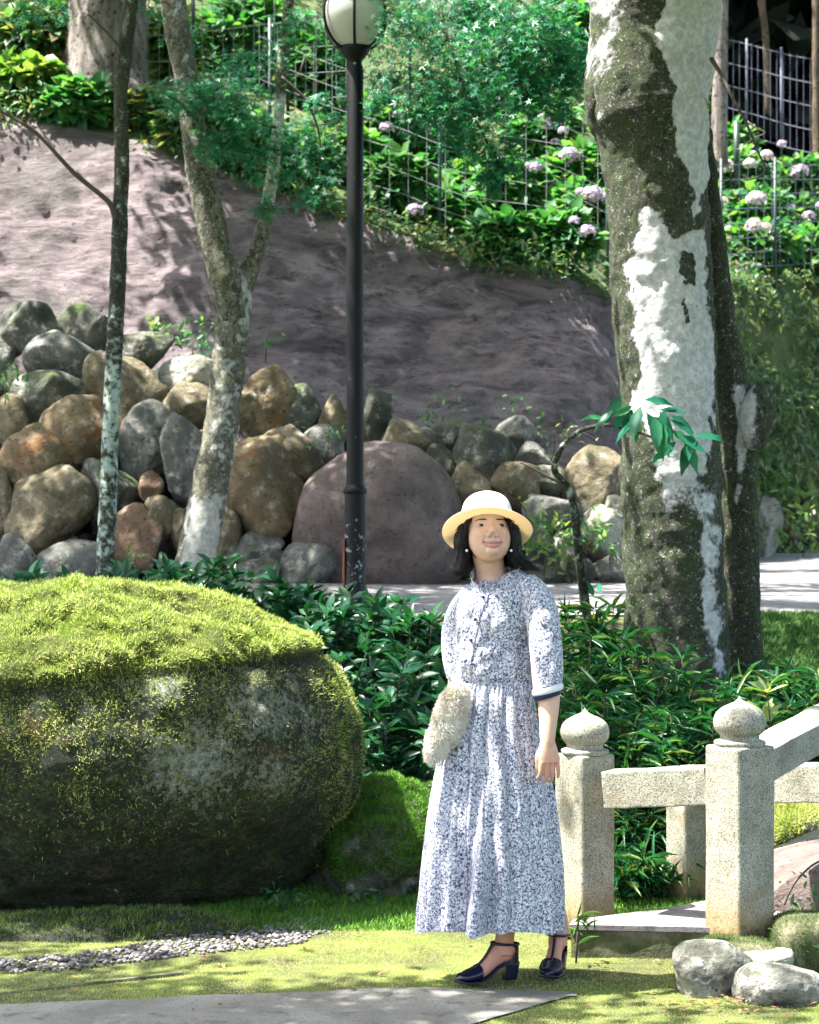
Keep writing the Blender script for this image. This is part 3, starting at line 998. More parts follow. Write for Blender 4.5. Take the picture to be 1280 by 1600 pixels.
front = cenf[:, 1] < YC + .45
def moss(mat, name, parent, V, T, n, lo, hi, up=.35, keep=None, seed=1, tilt=.7):
    r = np.random.default_rng(seed)
    p, nn = sample_tris(V, T, n, r)
    if keep is not None:
        m = keep(p, r); p, nn = p[m], nn[m]
    d = unit(nn + tilt * r.normal(size=p.shape) * .6 + np.array([0, 0, up]))
    sc = r.uniform(lo, hi, len(p)) * (1 + .5 * fbm(p * 9, 2))
    side = unit(np.cross(d, r.normal(size=p.shape)))
    return MB().add(*scatter(*BLADE, p - nn * .002, d, side, sc)).build(name, mat, parent)
Vn = np.cross(Vb[tri[:, 1]] - Vb[tri[:, 0]], Vb[tri[:, 2]] - Vb[tri[:, 0]])
if (Vn * (cenf - cen)).sum(1).mean() < 0: tri = tri[:, ::-1]
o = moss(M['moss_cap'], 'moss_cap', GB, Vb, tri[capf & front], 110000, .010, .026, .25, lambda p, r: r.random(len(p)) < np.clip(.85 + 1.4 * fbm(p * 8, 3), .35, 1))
o['kind'] = 'stuff'
def keep_low(p, r):
    px = 640 + p[:, 0] / p[:, 1] * F; py = 800 - (p[:, 2] - CAM_Z) / p[:, 1] * F
    l = np.maximum.reduce([blob(px, py, 310, 1180, 110, 90), .8 * blob(px, py, 410, 1110, 110, 70), .6 * blob(px, py, 430, 1210, 90, 60)])
    dens = .42 + 2.6 * fbm(p * 7, 4) + .9 * fbm(p * 2, 2) + .55 * blob(px, py, 60, 1130, 170, 90) + .5 * blob(px, py, 540, 1120, 40, 160) - .75 * l
    return r.random(len(p)) < np.clip(dens, .03, 1)
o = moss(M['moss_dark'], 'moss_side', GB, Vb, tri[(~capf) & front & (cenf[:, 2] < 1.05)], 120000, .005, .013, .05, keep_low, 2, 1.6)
o['kind'] = 'stuff'
def keep_edge(p, r):
    px = 640 + p[:, 0] / p[:, 1] * F; py = 800 - (p[:, 2] - CAM_Z) / p[:, 1] * F
    return r.random(len(p)) < np.clip((1.2 * blob(px, py, 60, 1140, 260, 100) + .8 * blob(px, py, 535, 1110, 36, 150) + .4 * blob(px, py, 300, 1060, 300, 16)) * (.8 + 2.4 * fbm(p * 5, 4)), 0, 1)
o = moss(M['moss_lawn'], 'moss_fringe', GB, Vb, tri[(~capf) & front], 120000, .008, .022, .1, keep_edge, 3, 1.1)
o['kind'] = 'stuff'

# ledge stone beneath it, the boulder's shade put into its dark colour
def low_rock(name, x0, x1, y0, y1, Yc, mt, seed, lab, hy=None, cat='rock', moss_n=0, mm='moss_green', lump=0, shear=0):
    s = Yc / F
    c = P((x0 + x1) / 2, (y0 + y1) / 2, Yc)
    V, Fc = rock_verts(seed, 5, 8, .6, .95, 7, .06)
    V = fit(V, ((x1 - x0) / 2 * s, hy or .8 * (x1 - x0) / 2 * s, (y1 - y0) / 2 * s)) + c
    if lump:
        V = V + unit(V - c) * (lump * (np.abs(fbm(V * 4.5 + 3, 3)) * 1.6 - .3 + .5 * fbm(V * 12, 3)))[:, None]
        V[:, 0] += shear * (V[:, 2] - c[2])
    if not moss_n:
        o = MB().add(V, Fc).build(name, ROCK[mt], base=c)
        return tag(o, lab, cat)
    t = thing(name, c, lab, cat)
    MB().add(V, Fc).build('rock_body', ROCK[mt], t)
    def keep(p, r):
        return r.random(len(p)) < np.clip(.45 + 1.6 * fbm(p * 9, 3) + .9 * (p[:, 2] - c[2]) / ((y1 - y0) / 2 * s) + .9 * fbm(p * 5, 4), .05, 1)
    m = moss(M[mm], 'moss', t, V, Fc[(V[Fc].mean(1)[:, 1] < Yc + .2)], moss_n, .012, .028, .3, keep, seed)
    m['kind'] = 'stuff'
    return t
low_rock('ledge_stone', -60, 385, 1428, 1500, 9.05, 'k', 410, 'flat stone coloured dark as shadow beneath the huge mossy boulder', .30, moss_n=14000, mm='moss_dark', lump=.06)
low_rock('mossy_rock', 455, 760, 1222, 1440, 10.15, 'd', 423, 'green mossy rock sloping between the huge boulder and the dress', .45, moss_n=90000, lump=.09, shear=.25)
low_rock('stone', 556, 616, 1196, 1262, 10.7, 'g', 431, 'small grey stone above the left end of the sloping mossy rock')
low_rock('stone', 612, 700, 1200, 1240, 10.8, 'g', 437, 'low grey stone at the top of the sloping mossy rock beneath the hedge')
low_rock('moss_mound', 1190, 1285, 1245, 1330, 9.9, 'd', 441, 'bright green moss mound seen under the bridge rail at the right', .3, moss_n=16000, mm='moss_lawn')

# ---------------- ground cover
def scatter_ground(name, mat, n, x0, x1, y0, y1, lo, hi, keep=None, seed=3, label='', cat='moss', up=1.0, tilt=.6):
    r = np.random.default_rng(seed)
    x, y = r.uniform(x0, x1, n), r.uniform(y0, y1, n)
    m = np.abs(x) < (y * .185 + .1)
    x, y = x[m], y[m]
    if keep is not None:
        m = keep(x, y, r); x, y = x[m], y[m]
    p = np.stack([x, y, gz_n(x, y)], 1)
    d = unit(np.array([0, 0, up]) + tilt * r.normal(size=p.shape))
    d[:, 2] = np.abs(d[:, 2])
    o = MB().add(*scatter(*BLADE, p, d, unit(np.cross(d, r.normal(size=p.shape))), r.uniform(lo, hi, len(p)))).build(name, mat)
    return tag(o, label, cat, kind='stuff')
GRAVEL = [(-60, 1516), (120, 1503), (300, 1478), (430, 1462), (545, 1440)]
def gravel_band(x, y):
    px = 640 + x / y * F
    py = 800 + (CAM_Z - gz(x, y)) / y * F
    g = np.interp(px, [p[0] for p in GRAVEL], [p[1] for p in GRAVEL])
    h = np.interp(px, [-60, 200, 380, 480, 555], [11, 13, 17, 20, 6])
    return (np.abs(py - g) < h) & (px < 555)
def keep_lawn(x, y, r):
    dens = np.clip(.62 + .9 * fbm(n3(x * 3, y * 3), 4), .12, 1)
    return (~on_path(x, y + .05 * fbm(n3(x * 7, y * 7), 3) + .02 * r.normal(size=len(x)))) & ((~gravel_band(x, y)) | (r.random(len(x)) < .06)) & (r.random(len(x)) < dens)
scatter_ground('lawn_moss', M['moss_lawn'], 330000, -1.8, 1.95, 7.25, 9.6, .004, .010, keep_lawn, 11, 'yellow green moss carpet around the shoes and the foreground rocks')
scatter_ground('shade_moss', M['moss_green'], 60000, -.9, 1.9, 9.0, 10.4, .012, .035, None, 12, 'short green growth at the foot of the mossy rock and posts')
scatter_ground('lawn', M['grass'], 60000, 1.3, 2.5, 11.2, 12.95, .02, .05, None, 13, 'small bright lawn between the trunks and the road at the right', 'grass')

# gravel
r = np.random.default_rng(21)
x, y = r.uniform(-1.75, -.1, 9000), r.uniform(8.2, 9.6, 9000)
m = gravel_band(x, y) & (r.random(9000) < .62)
x, y = x[m], y[m]
mb = MB()
pv, pf = ico(1)
for a in range(len(x)):
    s = r.uniform(.005, .0115)
    V = pv * (s * r.uniform(.55, 1.5, 3) * np.array([1, 1, .7])) @ rotz(r.uniform(0, 6)).T
    mb.add(V + np.array([x[a], y[a], float(gz(x[a], y[a])) + s * .25 + .002]), pf)
tag(mb.build('gravel', M['pebble']), 'strip of small white and grey pebbles below the huge boulder', 'gravel', kind='stuff')

# thin stone edging laid in the moss at the left
a, b = P(-40, 1563, 7.76), P(285, 1522, 8.18)
a[2] = b[2] = .002
d = unit(b - a)
ang = math.atan2(d[1], d[0])
V, Fc = bbox((a + b) / 2, (np.linalg.norm(b - a), .03, .022), rotz(ang), .006)
V += .004 * fbm(V * 14, 2)[:, None]
tag(MB().add(V, Fc).build('edging_strip', M['mossy_conc'], base=(a + b) / 2, smooth=False), 'narrow pale edging strip sunk in the moss at the lower left', 'edging')

# fallen leaves
r = np.random.default_rng(31)
pos = []
while len(pos) < 170:
    px, py = r.uniform(0, 1280), r.uniform(1415, 1598)
    if r.random() < .45: px, py = r.normal(1120, 70), r.normal(1572, 10)
    x_, y_ = ground_at(np.array([px]), np.array([py]))
    pos.append([x_[0], y_[0], float(gz_n(x_, y_)[0]) + .014])
pos = np.array(pos)
d = rdir(len(pos), r); d[:, 2] *= .15
o = MB().add(*scatter(*LEAF, pos, d, np.array([0, 0, 1.0]) + .3 * rdir(len(pos), r), r.uniform(.018, .04, len(pos)))).build('fallen_leaves', M['dead'])
tag(o, 'scattered dry brown leaves on the moss and under the foreground rocks', 'fallen leaves', kind='stuff')
# ================================================================== trees
def px_path(pts, Yc, n):
    """pts (px, py, width px[, Y]) -> world path, radius"""
    A = interp_path(np.array([p[:3] for p in pts], float), n)
    Yv = np.interp(np.linspace(0, 1, n), np.linspace(0, 1, len(pts)), [p[3] if len(p) > 3 else Yc for p in pts])
    w = np.stack([(A[:, 0] - 640) / F * Yv, Yv, CAM_Z - (A[:, 1] - 800) / F * Yv], 1)
    return w, A[:, 2] / 2 / F * Yv, A

def limb(name, parent, pts, Yc, mat, n=60, seg=20, rough=.06, lich=None, freq=8.0):
    w, rad, A = px_path(pts, Yc, n)
    sc = rad.mean()
    V, *f = tube(w, rad, seg, lambda v: rough * sc * (fbm(v * freq, 4, .6) * 1.6 + .5 * fbm(v * freq * .25, 2)))
    px = 640 + V[:, 0] / V[:, 1] * F; py = 800 - (V[:, 2] - CAM_Z) / V[:, 1] * F
    at = lich(px, py, V) if lich else np.zeros(len(V))
    return MB().add(V, *f).build(name, mat, parent, attrs={'lichen': at})

TREES = []          # (thing, crown centre) used for the crowns above the frame
# --- great lichened trunk
YB = 11.3
rows = [(-260, 900, 1135), (-150, 905, 1130), (0, 918, 1128), (60, 922, 1122), (110, 917, 1114), (140, 912, 1110), (170, 913, 1109), (200, 926, 1108), (260, 940, 1108), (350, 948, 1112), (450, 955, 1116),
        (550, 963, 1120), (650, 967, 1122), (750, 970, 1125), (850, 973, 1130), (950, 975, 1135), (1020, 970, 1141), (1080, 960, 1152), (1150, 945, 1172)]
pts = [((a + b) / 2, y, (b - a) * .985) for y, a, b in rows][::-1]
BT = thing('tree', (P(1058, 1150, YB)[0], YB, float(gz(0, YB))), 'massive tree trunk with white lichen and dark moss right of the woman', 'tree')
def poly_in(px, py, poly, soft=9):
    """signed-ish soft membership of a picture polygon"""
    poly = np.array(poly, float)
    inside = np.zeros(len(px), bool); dist = np.full(len(px), 1e9)
    for i in range(len(poly)):
        a, b = poly[i], poly[(i + 1) % len(poly)]
        c = ((a[1] > py) != (b[1] > py)) & (px < (b[0] - a[0]) * (py - a[1]) / (b[1] - a[1] + 1e-9) + a[0])
        inside ^= c
        ab = b - a
        t = np.clip(((px - a[0]) * ab[0] + (py - a[1]) * ab[1]) / (ab @ ab), 0, 1)
        dist = np.minimum(dist, np.hypot(px - a[0] - t * ab[0], py - a[1] - t * ab[1]))
    return np.clip(.5 + np.where(inside, dist, -dist) / (2 * soft), 0, 1)
def big_lichen(px, py, V):
    px = px + 16 * fbm(V * 7, 4, .6) + 9 * fbm(V * 26 + 3, 3, .7); py = py + 30 * fbm(V * 6 + 40, 4, .6)
    a = poly_in(px, py, [(1062, -200), (1150, -200), (1150, 60), (1112, 190), (1104, 280), (1092, 330), (1078, 270), (1052, 240), (1058, 120), (1030, 60), (1040, -100)])
    b = poly_in(px, py, [(1005, 330), (1030, 345), (1050, 380), (1095, 360), (1105, 430), (1112, 560), (1112, 690), (1100, 735), (1040, 745), (1020, 690), (1000, 640), (1008, 560), (990, 480), (985, 430)], 14)
    c = .42 * poly_in(px, py, [(905, -200), (985, -200), (975, 30), (950, 110), (945, 200), (925, 190), (910, 120)], 12)
    d = .6 * poly_in(px, py, [(1085, 760), (1130, 760), (1145, 1090), (1120, 1090), (1100, 960)], 14)
    e = .55 * poly_in(px, py, [(1015, 690), (1090, 720), (1100, 800), (1040, 800)], 14)
    hole = poly_in(px, py, [(1055, 395), (1085, 400), (1090, 440), (1068, 440)], 6) + poly_in(px, py, [(1066, 440), (1072, 440), (1078, 500), (1070, 500)], 4)
    return np.clip(np.maximum.reduce([a, b, c, d, e]) - hole, 0, 1) + .10 * (py < 760) * (px > 930)
limb('trunk', BT, pts, YB, M['bark_big'], 330, 110, .055, big_lichen, 9.0)
# twin stem and knob
st = limb('stem', BT, [(1170, 1150, 96, 11.62), (1164, 1050, 66, 11.62), (1160, 950, 60, 11.62), (1157, 800, 54, 11.62), (1153, 700, 54, 11.6), (1146, 620, 56, 11.58), (1133, 520, 44, 11.52), (1122, 420, 36, 11.5), (1112, 300, 24, 11.5), (1104, 180, 14, 11.5)],
          11.6, M['bark_big'], 150, 40, .13, lambda px, py, V: .6 * poly_in(px, py, [(1145, 600), (1168, 600), (1165, 760), (1150, 800)], 8), 11.0)
kc = P(1182, 650, 11.52)
V, Fc = rock_verts(77, 4, 8, .7, .95, 6, .06)
V = fit(V, (.085, .12, .17)) @ roty(.22).T + kc
MB().add(V, Fc).build('branch_stub', M['bark_big'], st, attrs={'lichen': 1.1 * blob(640 + V[:, 0] / V[:, 1] * F, 800 - (V[:, 2] - CAM_Z) / V[:, 1] * F, 1160, 625, 26, 70)})
V, Fc = rock_verts(78, 4, 8, .7, .95, 6, .08)
V = fit(V, (.055, .09, .12)) + P(930, 155, YB - .05)
MB().add(V, Fc).build('burl', M['bark_big'], BT, attrs={'lichen': .22 * np.ones(len(V))})
tw_ = limb('twig', BT, [(1112, 92, 8, 11.1), (1130, 122, 6, 11.0), (1146, 155, 5, 10.95), (1164, 188, 4.5, 10.9), (1176, 215, 4, 10.9), (1186, 240, 3.5, 10.9), (1196, 264, 3, 10.9), (1186, 276, 2.5, 10.9), (1168, 281, 2, 10.9)], 11, M['twig'], 50, 8, .1)
limb('twig_fork', tw_, [(1168, 190, 3.5, 10.9), (1180, 199, 3, 10.9), (1195, 207, 2.5, 10.9), (1178, 216, 2, 10.9), (1152, 234, 1.5, 10.9)], 11, M['twig_pale'], 30, 6, .1)
# --- forked maple
MT = thing('maple_tree', (P(300, 935, 14.2)[0], 14.2, float(gz(0, 14.2))), 'forked maple tree with mottled bark standing before the boulders', 'tree')
mp = lambda px, py, V: .55 * poly_in(px, py, [(300, 780), (345, 780), (340, 900), (280, 900)], 12) + .30 * blob(px, py, 385, 480, 30, 60) + .25 * blob(px, py, 350, 640, 25, 130) + .07
limb('trunk', MT, [(293, 950, 84), (301, 900, 64), (312, 845, 60), (330, 750, 56), (346, 660, 54), (357, 570, 53), (364, 500, 56), (362, 455, 62), (355, 425, 52)], 14.2, M['bark_maple'], 120, 36, .10, mp, 9.0)
limb('stem', MT, [(366, 500, 40), (354, 440, 52), (338, 385, 46), (325, 330, 46), (314, 270, 44), (303, 200, 40), (290, 120, 38), (276, 40, 40), (262, -60, 38), (240, -240, 32)], 14.15, M['bark_maple'], 110, 28, .10, lambda px, py, V: .05 + .10 * (py < 250), 9.0)
limb('branch', MT, [(352, 500, 30), (372, 455, 44), (388, 425, 34), (404, 385, 26), (415, 340, 22), (423, 290, 21), (431, 230, 19), (437, 170, 17), (442, 90, 16), (451, 10, 15), (466, -120, 13)], 14.25, M['bark_maple'], 100, 20, .10, lambda px, py, V: .75 * poly_in(px, py, [(400, 320), (450, 320), (455, 150), (420, 150)], 10), 9.0)
# --- thin spotted trunk
TT = thing('slender_tree', (P(163, 930, 13.4)[0], 13.4, float(gz(0, 13.4))), 'slender young tree trunk with pale lichen spots at the left', 'tree')
tl = lambda px, py, V: (.18 * sstep(480, 620, py) - .10 * sstep(800, 860, py)) + .115 - .10 * sstep(300, 120, py)
limb('trunk', TT, [(162, 950, 34), (164, 890, 29), (168, 800, 28), (171, 720, 27), (174, 640, 26), (178, 560, 26), (184, 450, 26), (188, 330, 24), (191, 250, 23), (189, 160, 22), (196, 70, 23), (206, 0, 22), (222, -140, 20), (240, -280, 18)], 13.4, M['bark_thin'], 170, 20, .10, tl, 12.0)
limb('branch', TT, [(182, 345, 11), (174, 322, 9), (162, 308, 8.5), (120, 274, 7.5), (92, 245, 6.5), (68, 218, 6), (40, 196, 5), (0, 174, 4.5), (-60, 150, 4)], 13.35, M['twig'], 60, 8, .12)
limb('twig', TT, [(190, 78, 6), (172, 56, 5), (155, 38, 4), (138, 22, 3)], 13.35, M['twig'], 20, 7, .1)
# --- trunks on the hill
def hill_tree(px, py, Yc, pts, lab, mat, name='tree', seg=32, flare=True):
    b = P(px, py, Yc)
    t = thing(name, b, lab, 'tree', 'trees on the hillside')
    limb('trunk', t, pts, Yc, M[mat], 90, seg, .10, None, 3.5)
    TREES.append((t, b))
    return t
h1 = hill_tree(172, 215, 19.6, [(176, 250, 190), (173, 200, 150), (170, 140, 128), (169, 60, 118), (168, 0, 116), (170, -200, 100), (172, -420, 86)], 'thick grey trunk rising behind the slender tree at the upper left', 'bark_hill')
limb('root', h1, [(200, 120, 40, 19.4), (215, 160, 36, 19.3), (226, 200, 30, 19.3), (240, 235, 26, 19.2)], 19.4, M['bark_hill'], 30, 16, .1)
limb('root', h1, [(122, 60, 40, 19.8), (110, 120, 34, 19.9), (104, 170, 30, 19.9), (96, 205, 22, 20)], 19.8, M['bark_brown'], 30, 16, .1)
h2 = hill_tree(748, 330, 22.5, [(762, 350, 110), (752, 300, 70), (748, 250, 56), (740, 150, 50), (726, 60, 52), (712, -20, 50), (690, -200, 44), (670, -420, 40)], 'leaning mauve grey trunk behind the hanging maple leaves', 'bark_hill')
limb('root', h2, [(735, 280, 46, 22.3), (715, 310, 40, 22.2), (690, 340, 30, 22)], 22.4, M['bark_brown'], 20, 14, .1)
h3 = hill_tree(838, 260, 25, [(836, 290, 34), (838, 220, 24), (840, 140, 22), (842, 40, 20), (845, -100, 18), (848, -300, 16)], 'thin brown trunk left of the great lichened trunk', 'bark_brown', seg=14)
h4 = hill_tree(1124, 220, 24.5, [(1124, 260, 30), (1124, 180, 25), (1125, 100, 22), (1127, 20, 22), (1128, -120, 20), (1130, -300, 18)], 'straight mauve trunk just right of the great trunk top', 'bark_hill', seg=14)
h5 = hill_tree(1275, 240, 28, [(1277, 260, 16), (1276, 180, 13), (1275, 100, 12), (1275, 0, 12), (1274, -200, 11)], 'slim pole like trunk in the dark wood at the right edge', 'bark_brown', seg=10)
h6 = hill_tree(1195, 150, 31, [(1200, 180, 12), (1198, 100, 11), (1196, 50, 11), (1190, 0, 12), (1184, -120, 12), (1180, -250, 11)], 'curved bare trunk in the dark wood behind the wire fence', 'bark_brown', seg=10)
h7 = hill_tree(652, 190, 27, [(656, 210, 60), (653, 150, 44), (650, 60, 42), (648, -60, 40), (646, -260, 36)], 'dim brown trunk half hidden by leaves above the hydrangeas', 'bark_brown', seg=14)
h8 = hill_tree(20, 90, 29, [(18, 110, 60), (20, 50, 46), (24, -30, 44), (30, -200, 40)], 'shaded trunk at the upper left corner', 'bark_brown', seg=14)

# ------------------------------------------------------------------ crowns above the frame, with leaf clumps added for shade
SUNV = np.array(SUN)
LIT = []        # (point, radius): spots the photograph shows in direct sun
def lit(px, py, Yc, rad): LIT.append((P(px, py, Yc), rad))
lit(762, 785, 8.0, .14); lit(684, 1125, 7.92, .05); lit(866, 935, 7.95, .01); lit(700, 955, 8.05, .0)
for q in ((60, 975), (170, 950), (290, 960), (390, 985), (470, 1010), (110, 1030), (250, 1010), (330, 925), (220, 920), (440, 960), (500, 1020)): lit(*q, 9.45, .40)
lit(40, 1130, 8.95, .24); lit(560, 1300, 10, .2); lit(600, 1270, 10.1, .3); lit(150, 1110, 8.9, .15)
for q in ((560, 1490), (470, 1535), (620, 1470), (520, 1515), (650, 1500), (560, 1530), (600, 1475), (740, 1490), (830, 1480)): LIT.append((np.array([*[float(t[0]) for t in ground_at(np.array([q[0]]), np.array([q[1]]))], 0.0]), .24))
for q in ((940, 1520), (1000, 1545), (900, 1500), (830, 1500), (1000, 1590), (860, 1590),): LIT.append((np.array([*[float(t[0]) for t in ground_at(np.array([q[0]]), np.array([q[1]]))], 0.0]), .22))
for q in ((50, 260, 18.3), (90, 320, 17.9), (60, 400, 17.3), (20, 450, 17.0), (100, 440, 17.1), (30, 330, 17.8), (100, 230, 18.4), (-20, 250, 18.4), (0, 210, 18.6), (60, 350, 17.6), (120, 480, 16.6), (20, 480, 16.6), (150, 230, 18.4)): lit(*q, .50)
for q in ((1230, 890, 19), (1260, 900, 18), (1275, 930, 15.5), (1220, 920, 16.5), (1250, 960, 13.6), (1270, 880, 20.5), (940, 950, 13.3)): lit(*q, .5)
for q in ((1150, 270, 24), (1180, 330, 24), (1250, 290, 25), (1190, 380, 23.5), (1270, 350, 24), (1160, 440, 22.5), (1220, 460, 23), (1180, 240, 27), (1240, 230, 28)): lit(*q, .8)
for q in ((600, 230, 20), (680, 280, 20), (890, 260, 20.5), (920, 310, 19.5), (830, 280, 20.5), (560, 190, 21), (780, 330, 19.5), (700, 220, 21.5), (900, 370, 19), (640, 330, 19), (860, 200, 21.5), (740, 120, 23), (820, 60, 25)): lit(*q, .8)
for q in ((60, 120, 20), (20, 140, 19.5), (130, 160, 19.5), (400, 150, 21), (480, 230, 19.5), (330, 120, 22)): lit(*q, .45)
for q in ((300, 575, 16.0), (925, 720, 15.6), (935, 810, 15.3), (1190, 800, 20.5), (1010, 345, 11.2), (1090, 120, 11.2), (1080, 480, 11.1), (1060, 600, 11.1)): lit(*q, .28)
for q in ((1150, 1100, 8.4), (906, 1115, 8.85), (1030, 1200, 8.6), (1240, 1130, 8.6), (1240, 1200, 9.4), (1110, 1480, 7.9), (1210, 1520, 7.75), (1200, 1495, 8.1), (1010, 1438, 8.5), (1240, 1360, 9), (1130, 1250, 8.35), (930, 1260, 8.8)): lit(*q, .17)
for q in ((690, 1120, 7.95), (480, 960, 11.2), (600, 950, 11.5), (660, 960, 11.4), (1000, 1130, 9.8), (1230, 1090, 10.5), (620, 1240, 10.0), (1240, 1280, 9.8)): lit(*q, .16)
LP_ = np.array([p for p, _ in LIT]); LR_ = np.array([q for _, q in LIT])

r = np.random.default_rng(99)
nC = 10500
cy = r.uniform(3.0, 34, nC)
cx = r.uniform(-1, 1, nC) * (3.6 + cy * .26)
cz = 1.6 + cy * .2165 + .75 + r.random(nC) ** 1.4 * 3.2 + np.where(cy < 8, .9, 0)
cy[:3200] = r.uniform(14.5, 21, 3200)  # extra clumps added to keep the earth bank in shade
cx[:3200] = r.uniform(-6.5, 3.5, 3200)
cz[:3200] = 1.6 + cy[:3200] * .2165 + .8 + r.random(3200) ** 1.3 * 2.5
pos = np.stack([cx, cy, cz], 1)
k_ = 190  # unseen leaf clumps added along the sun rays to shade the dress
sx = r.uniform(738, 872, k_); sy = r.uniform(945, 1400, k_)
q_ = np.stack([(sx - 640) / F * 7.9, np.full(k_, 7.9) + r.uniform(-.15, .1, k_), CAM_Z - (sy - 800) / F * 7.9], 1)
zt_ = r.uniform(4.3, 6.5, k_)
pos = np.vstack([pos, q_ + ((zt_ - q_[:, 2]) / SUNV[2])[:, None] * SUNV])
keep = np.ones(len(pos), bool)
qx, qy = ground_at(r.uniform(-60, 860, 40), r.uniform(1556, 1606, 40))  # more unseen clumps added to shade the path
qg = np.stack([qx, qy, 0 * qx], 1)
zt_ = r.uniform(4.4, 6.5, 40)
pos = np.vstack([pos, qg + (zt_ / SUNV[2])[:, None] * SUNV])
keep = np.ones(len(pos), bool)
added_shade_ = np.arange(len(pos)) >= nC
for n_, (p, rad) in enumerate(zip(LP_, LR_)):
    w_ = pos - p
    t = w_ @ SUNV
    dd = np.linalg.norm(w_ - t[:, None] * SUNV, axis=1)
    keep &= ~((dd < rad + .20) & (t > 0) & (~added_shade_ | (n_ <= 1)))  # clumps cleared so that sun reaches the chosen lit spots
keep &= ~((pos[:, 1] > 14.4) & (pos[:, 1] < 16.25) & (r.random(len(pos)) < .62))
keep &= (fbm(pos * np.array([.55, .55, .2]) + 3, 2) > -.62) | added_shade_
pos = pos[keep]
owners = [(BT, np.array([1.3, 11.3])), (MT, np.array([-1.25, 14.2])), (TT, np.array([-1.75, 13.4]))] + [(t, b[:2]) for t, b in TREES]
dist = np.stack([np.linalg.norm(pos[:, :2] - b, axis=1) * (.6 if k == 0 else 1) for k, (t, b) in enumerate(owners)], 1)
own = dist.argmin(1)
def limb_to(parent, a, b, r0, r1, mat, sag=.25, seg=7):
    m = (a + b) / 2 + np.array([0, 0, sag]) + .15 * r.normal(size=3)
    p = interp_path(np.array([a, m, b]), 14)
    V, *f = tube(p, np.linspace(r0, r1, 14), seg)
    return MB().add(V, *f).build('limb', M[mat], parent)
for k, (t, b) in enumerate(owners):
    pp = pos[own == k]
    if len(pp) < 4: continue
    nl = 26
    off = r.normal(size=(len(pp), nl, 3)) * np.array([.20, .20, .12])
    lp = (pp[:, None] + off).reshape(-1, 3)
    d = rdir(len(lp), r); d[:, 2] = d[:, 2] * .5 - .15
    nn = np.array([0, 0, 1.0]) + .55 * rdir(len(lp), r)
    o = MB().add(*scatter(*QUADL, lp, d, nn, r.uniform(.09, .15, len(lp)))).build('crown', M['canopy'], t)  # tree crown leaves together with the clumps added for shade
    o['kind'] = 'stuff'
    top = np.array([b[0], b[1], 1.6 + b[1] * .2165 + 1.0])
    idx = r.choice(len(pp), min(7, len(pp)), replace=False)
    for q in idx:
        limb_to(t, top, pp[q], .05, .012, 'bark_brown')

# maple leaves that hang into the frame
def leaf_cloud(parent, name, blobs, per, mat, tpl, lo, hi, seed, flat=.5):
    r = np.random.default_rng(seed)
    mb = MB()
    for (px, py, rx, ry, Yc, wgt) in blobs:
        n = int(per * wgt)
        a = r.normal(size=(n, 3)) * .52
        a = a[np.linalg.norm(a, axis=1) < 1.6]
        c = P(px, py, Yc)
        k = np.array([rx, (rx + ry) / 2, ry]) * Yc / F
        # gather the leaves into small sprays
        ns = max(3, len(a) // 9)
        cen_ = a[:ns]
        a = cen_[r.integers(0, ns, len(a))] + .17 * r.normal(size=a.shape)
        p = c + a * k
        d = rdir(len(p), r); d[:, 2] = d[:, 2] * .5 - .35
        nn = np.array([0, -.45, .8]) + flat * rdir(len(p), r)
        mb.add(*scatter(*tpl, p, d, nn, r.uniform(lo, hi, len(p))))
    o = mb.build(name, mat, parent)
    o['kind'] = 'stuff'
    return o
mb_blobs = [(640, 30, 60, 60, 13.2, 1.0), (700, 120, 70, 70, 13.0, 1.3), (735, 190, 60, 60, 13.0, 1.2), (790, 60, 80, 70, 13.4, 1.4), (860, 60, 60, 70, 13.3, 1.1), (880, 130, 45, 60, 13.3, .8),
            (790, 250, 30, 35, 13.0, .5), (660, 160, 50, 50, 13.2, .6), (600, 130, 35, 45, 13.2, .45), (740, 20, 70, 40, 13.5, 1.0), (835, 150, 40, 35, 13.4, .5), (770, 285, 22, 20, 13.0, .2)]
leaf_cloud(MT, 'hanging_leaves', mb_blobs, 950, M['maple'], MAPLE, .030, .046, 41)
mb_blobs = [(350, 150, 60, 45, 13.9, .7), (300, 160, 45, 40, 13.9, .5), (380, 190, 60, 40, 13.9, .6), (420, 250, 50, 40, 13.9, .5), (480, 220, 50, 45, 13.9, .5), (260, 150, 25, 30, 13.9, .2), (400, 110, 60, 40, 14.3, .5),
            (490, 300, 40, 25, 13.8, .3), (350, 240, 40, 25, 13.9, .3), (515, 180, 30, 40, 13.9, .25), (415, 320, 25, 25, 13.8, .15), (450, 60, 40, 50, 14.3, .35), (235, 15, 30, 20, 13.4, .15), (290, 60, 30, 40, 14.4, .2), (60, 15, 50, 25, 13.6, .25), (520, 60, 30, 50, 14.4, .2)]
leaf_cloud(MT, 'low_leaves', mb_blobs, 700, M['maple'], MAPLE, .030, .045, 42)
for pts in ([(440, 120, 5), (480, 160, 4), (500, 220, 3), (495, 290, 2)], [(433, 200, 5), (400, 190, 4), (370, 170, 3), (330, 150, 2)], [(300, 180, 5), (280, 160, 4), (262, 150, 2)],
            [(460, -60, 12, 14.1), (560, -90, 10, 13.8), (660, -50, 8, 13.4), (700, 60, 5, 13.1), (740, 180, 3, 13.0), (785, 260, 2, 13.0)], [(660, -50, 8, 13.4), (760, -30, 6, 13.4), (840, 30, 5, 13.4), (875, 120, 3, 13.3)], [(700, 60, 4, 13.1), (660, 110, 3, 13.2), (610, 140, 2, 13.2)]):
    limb('twig', MT, pts, 13.9, M['twig'], 30, 6, .1)

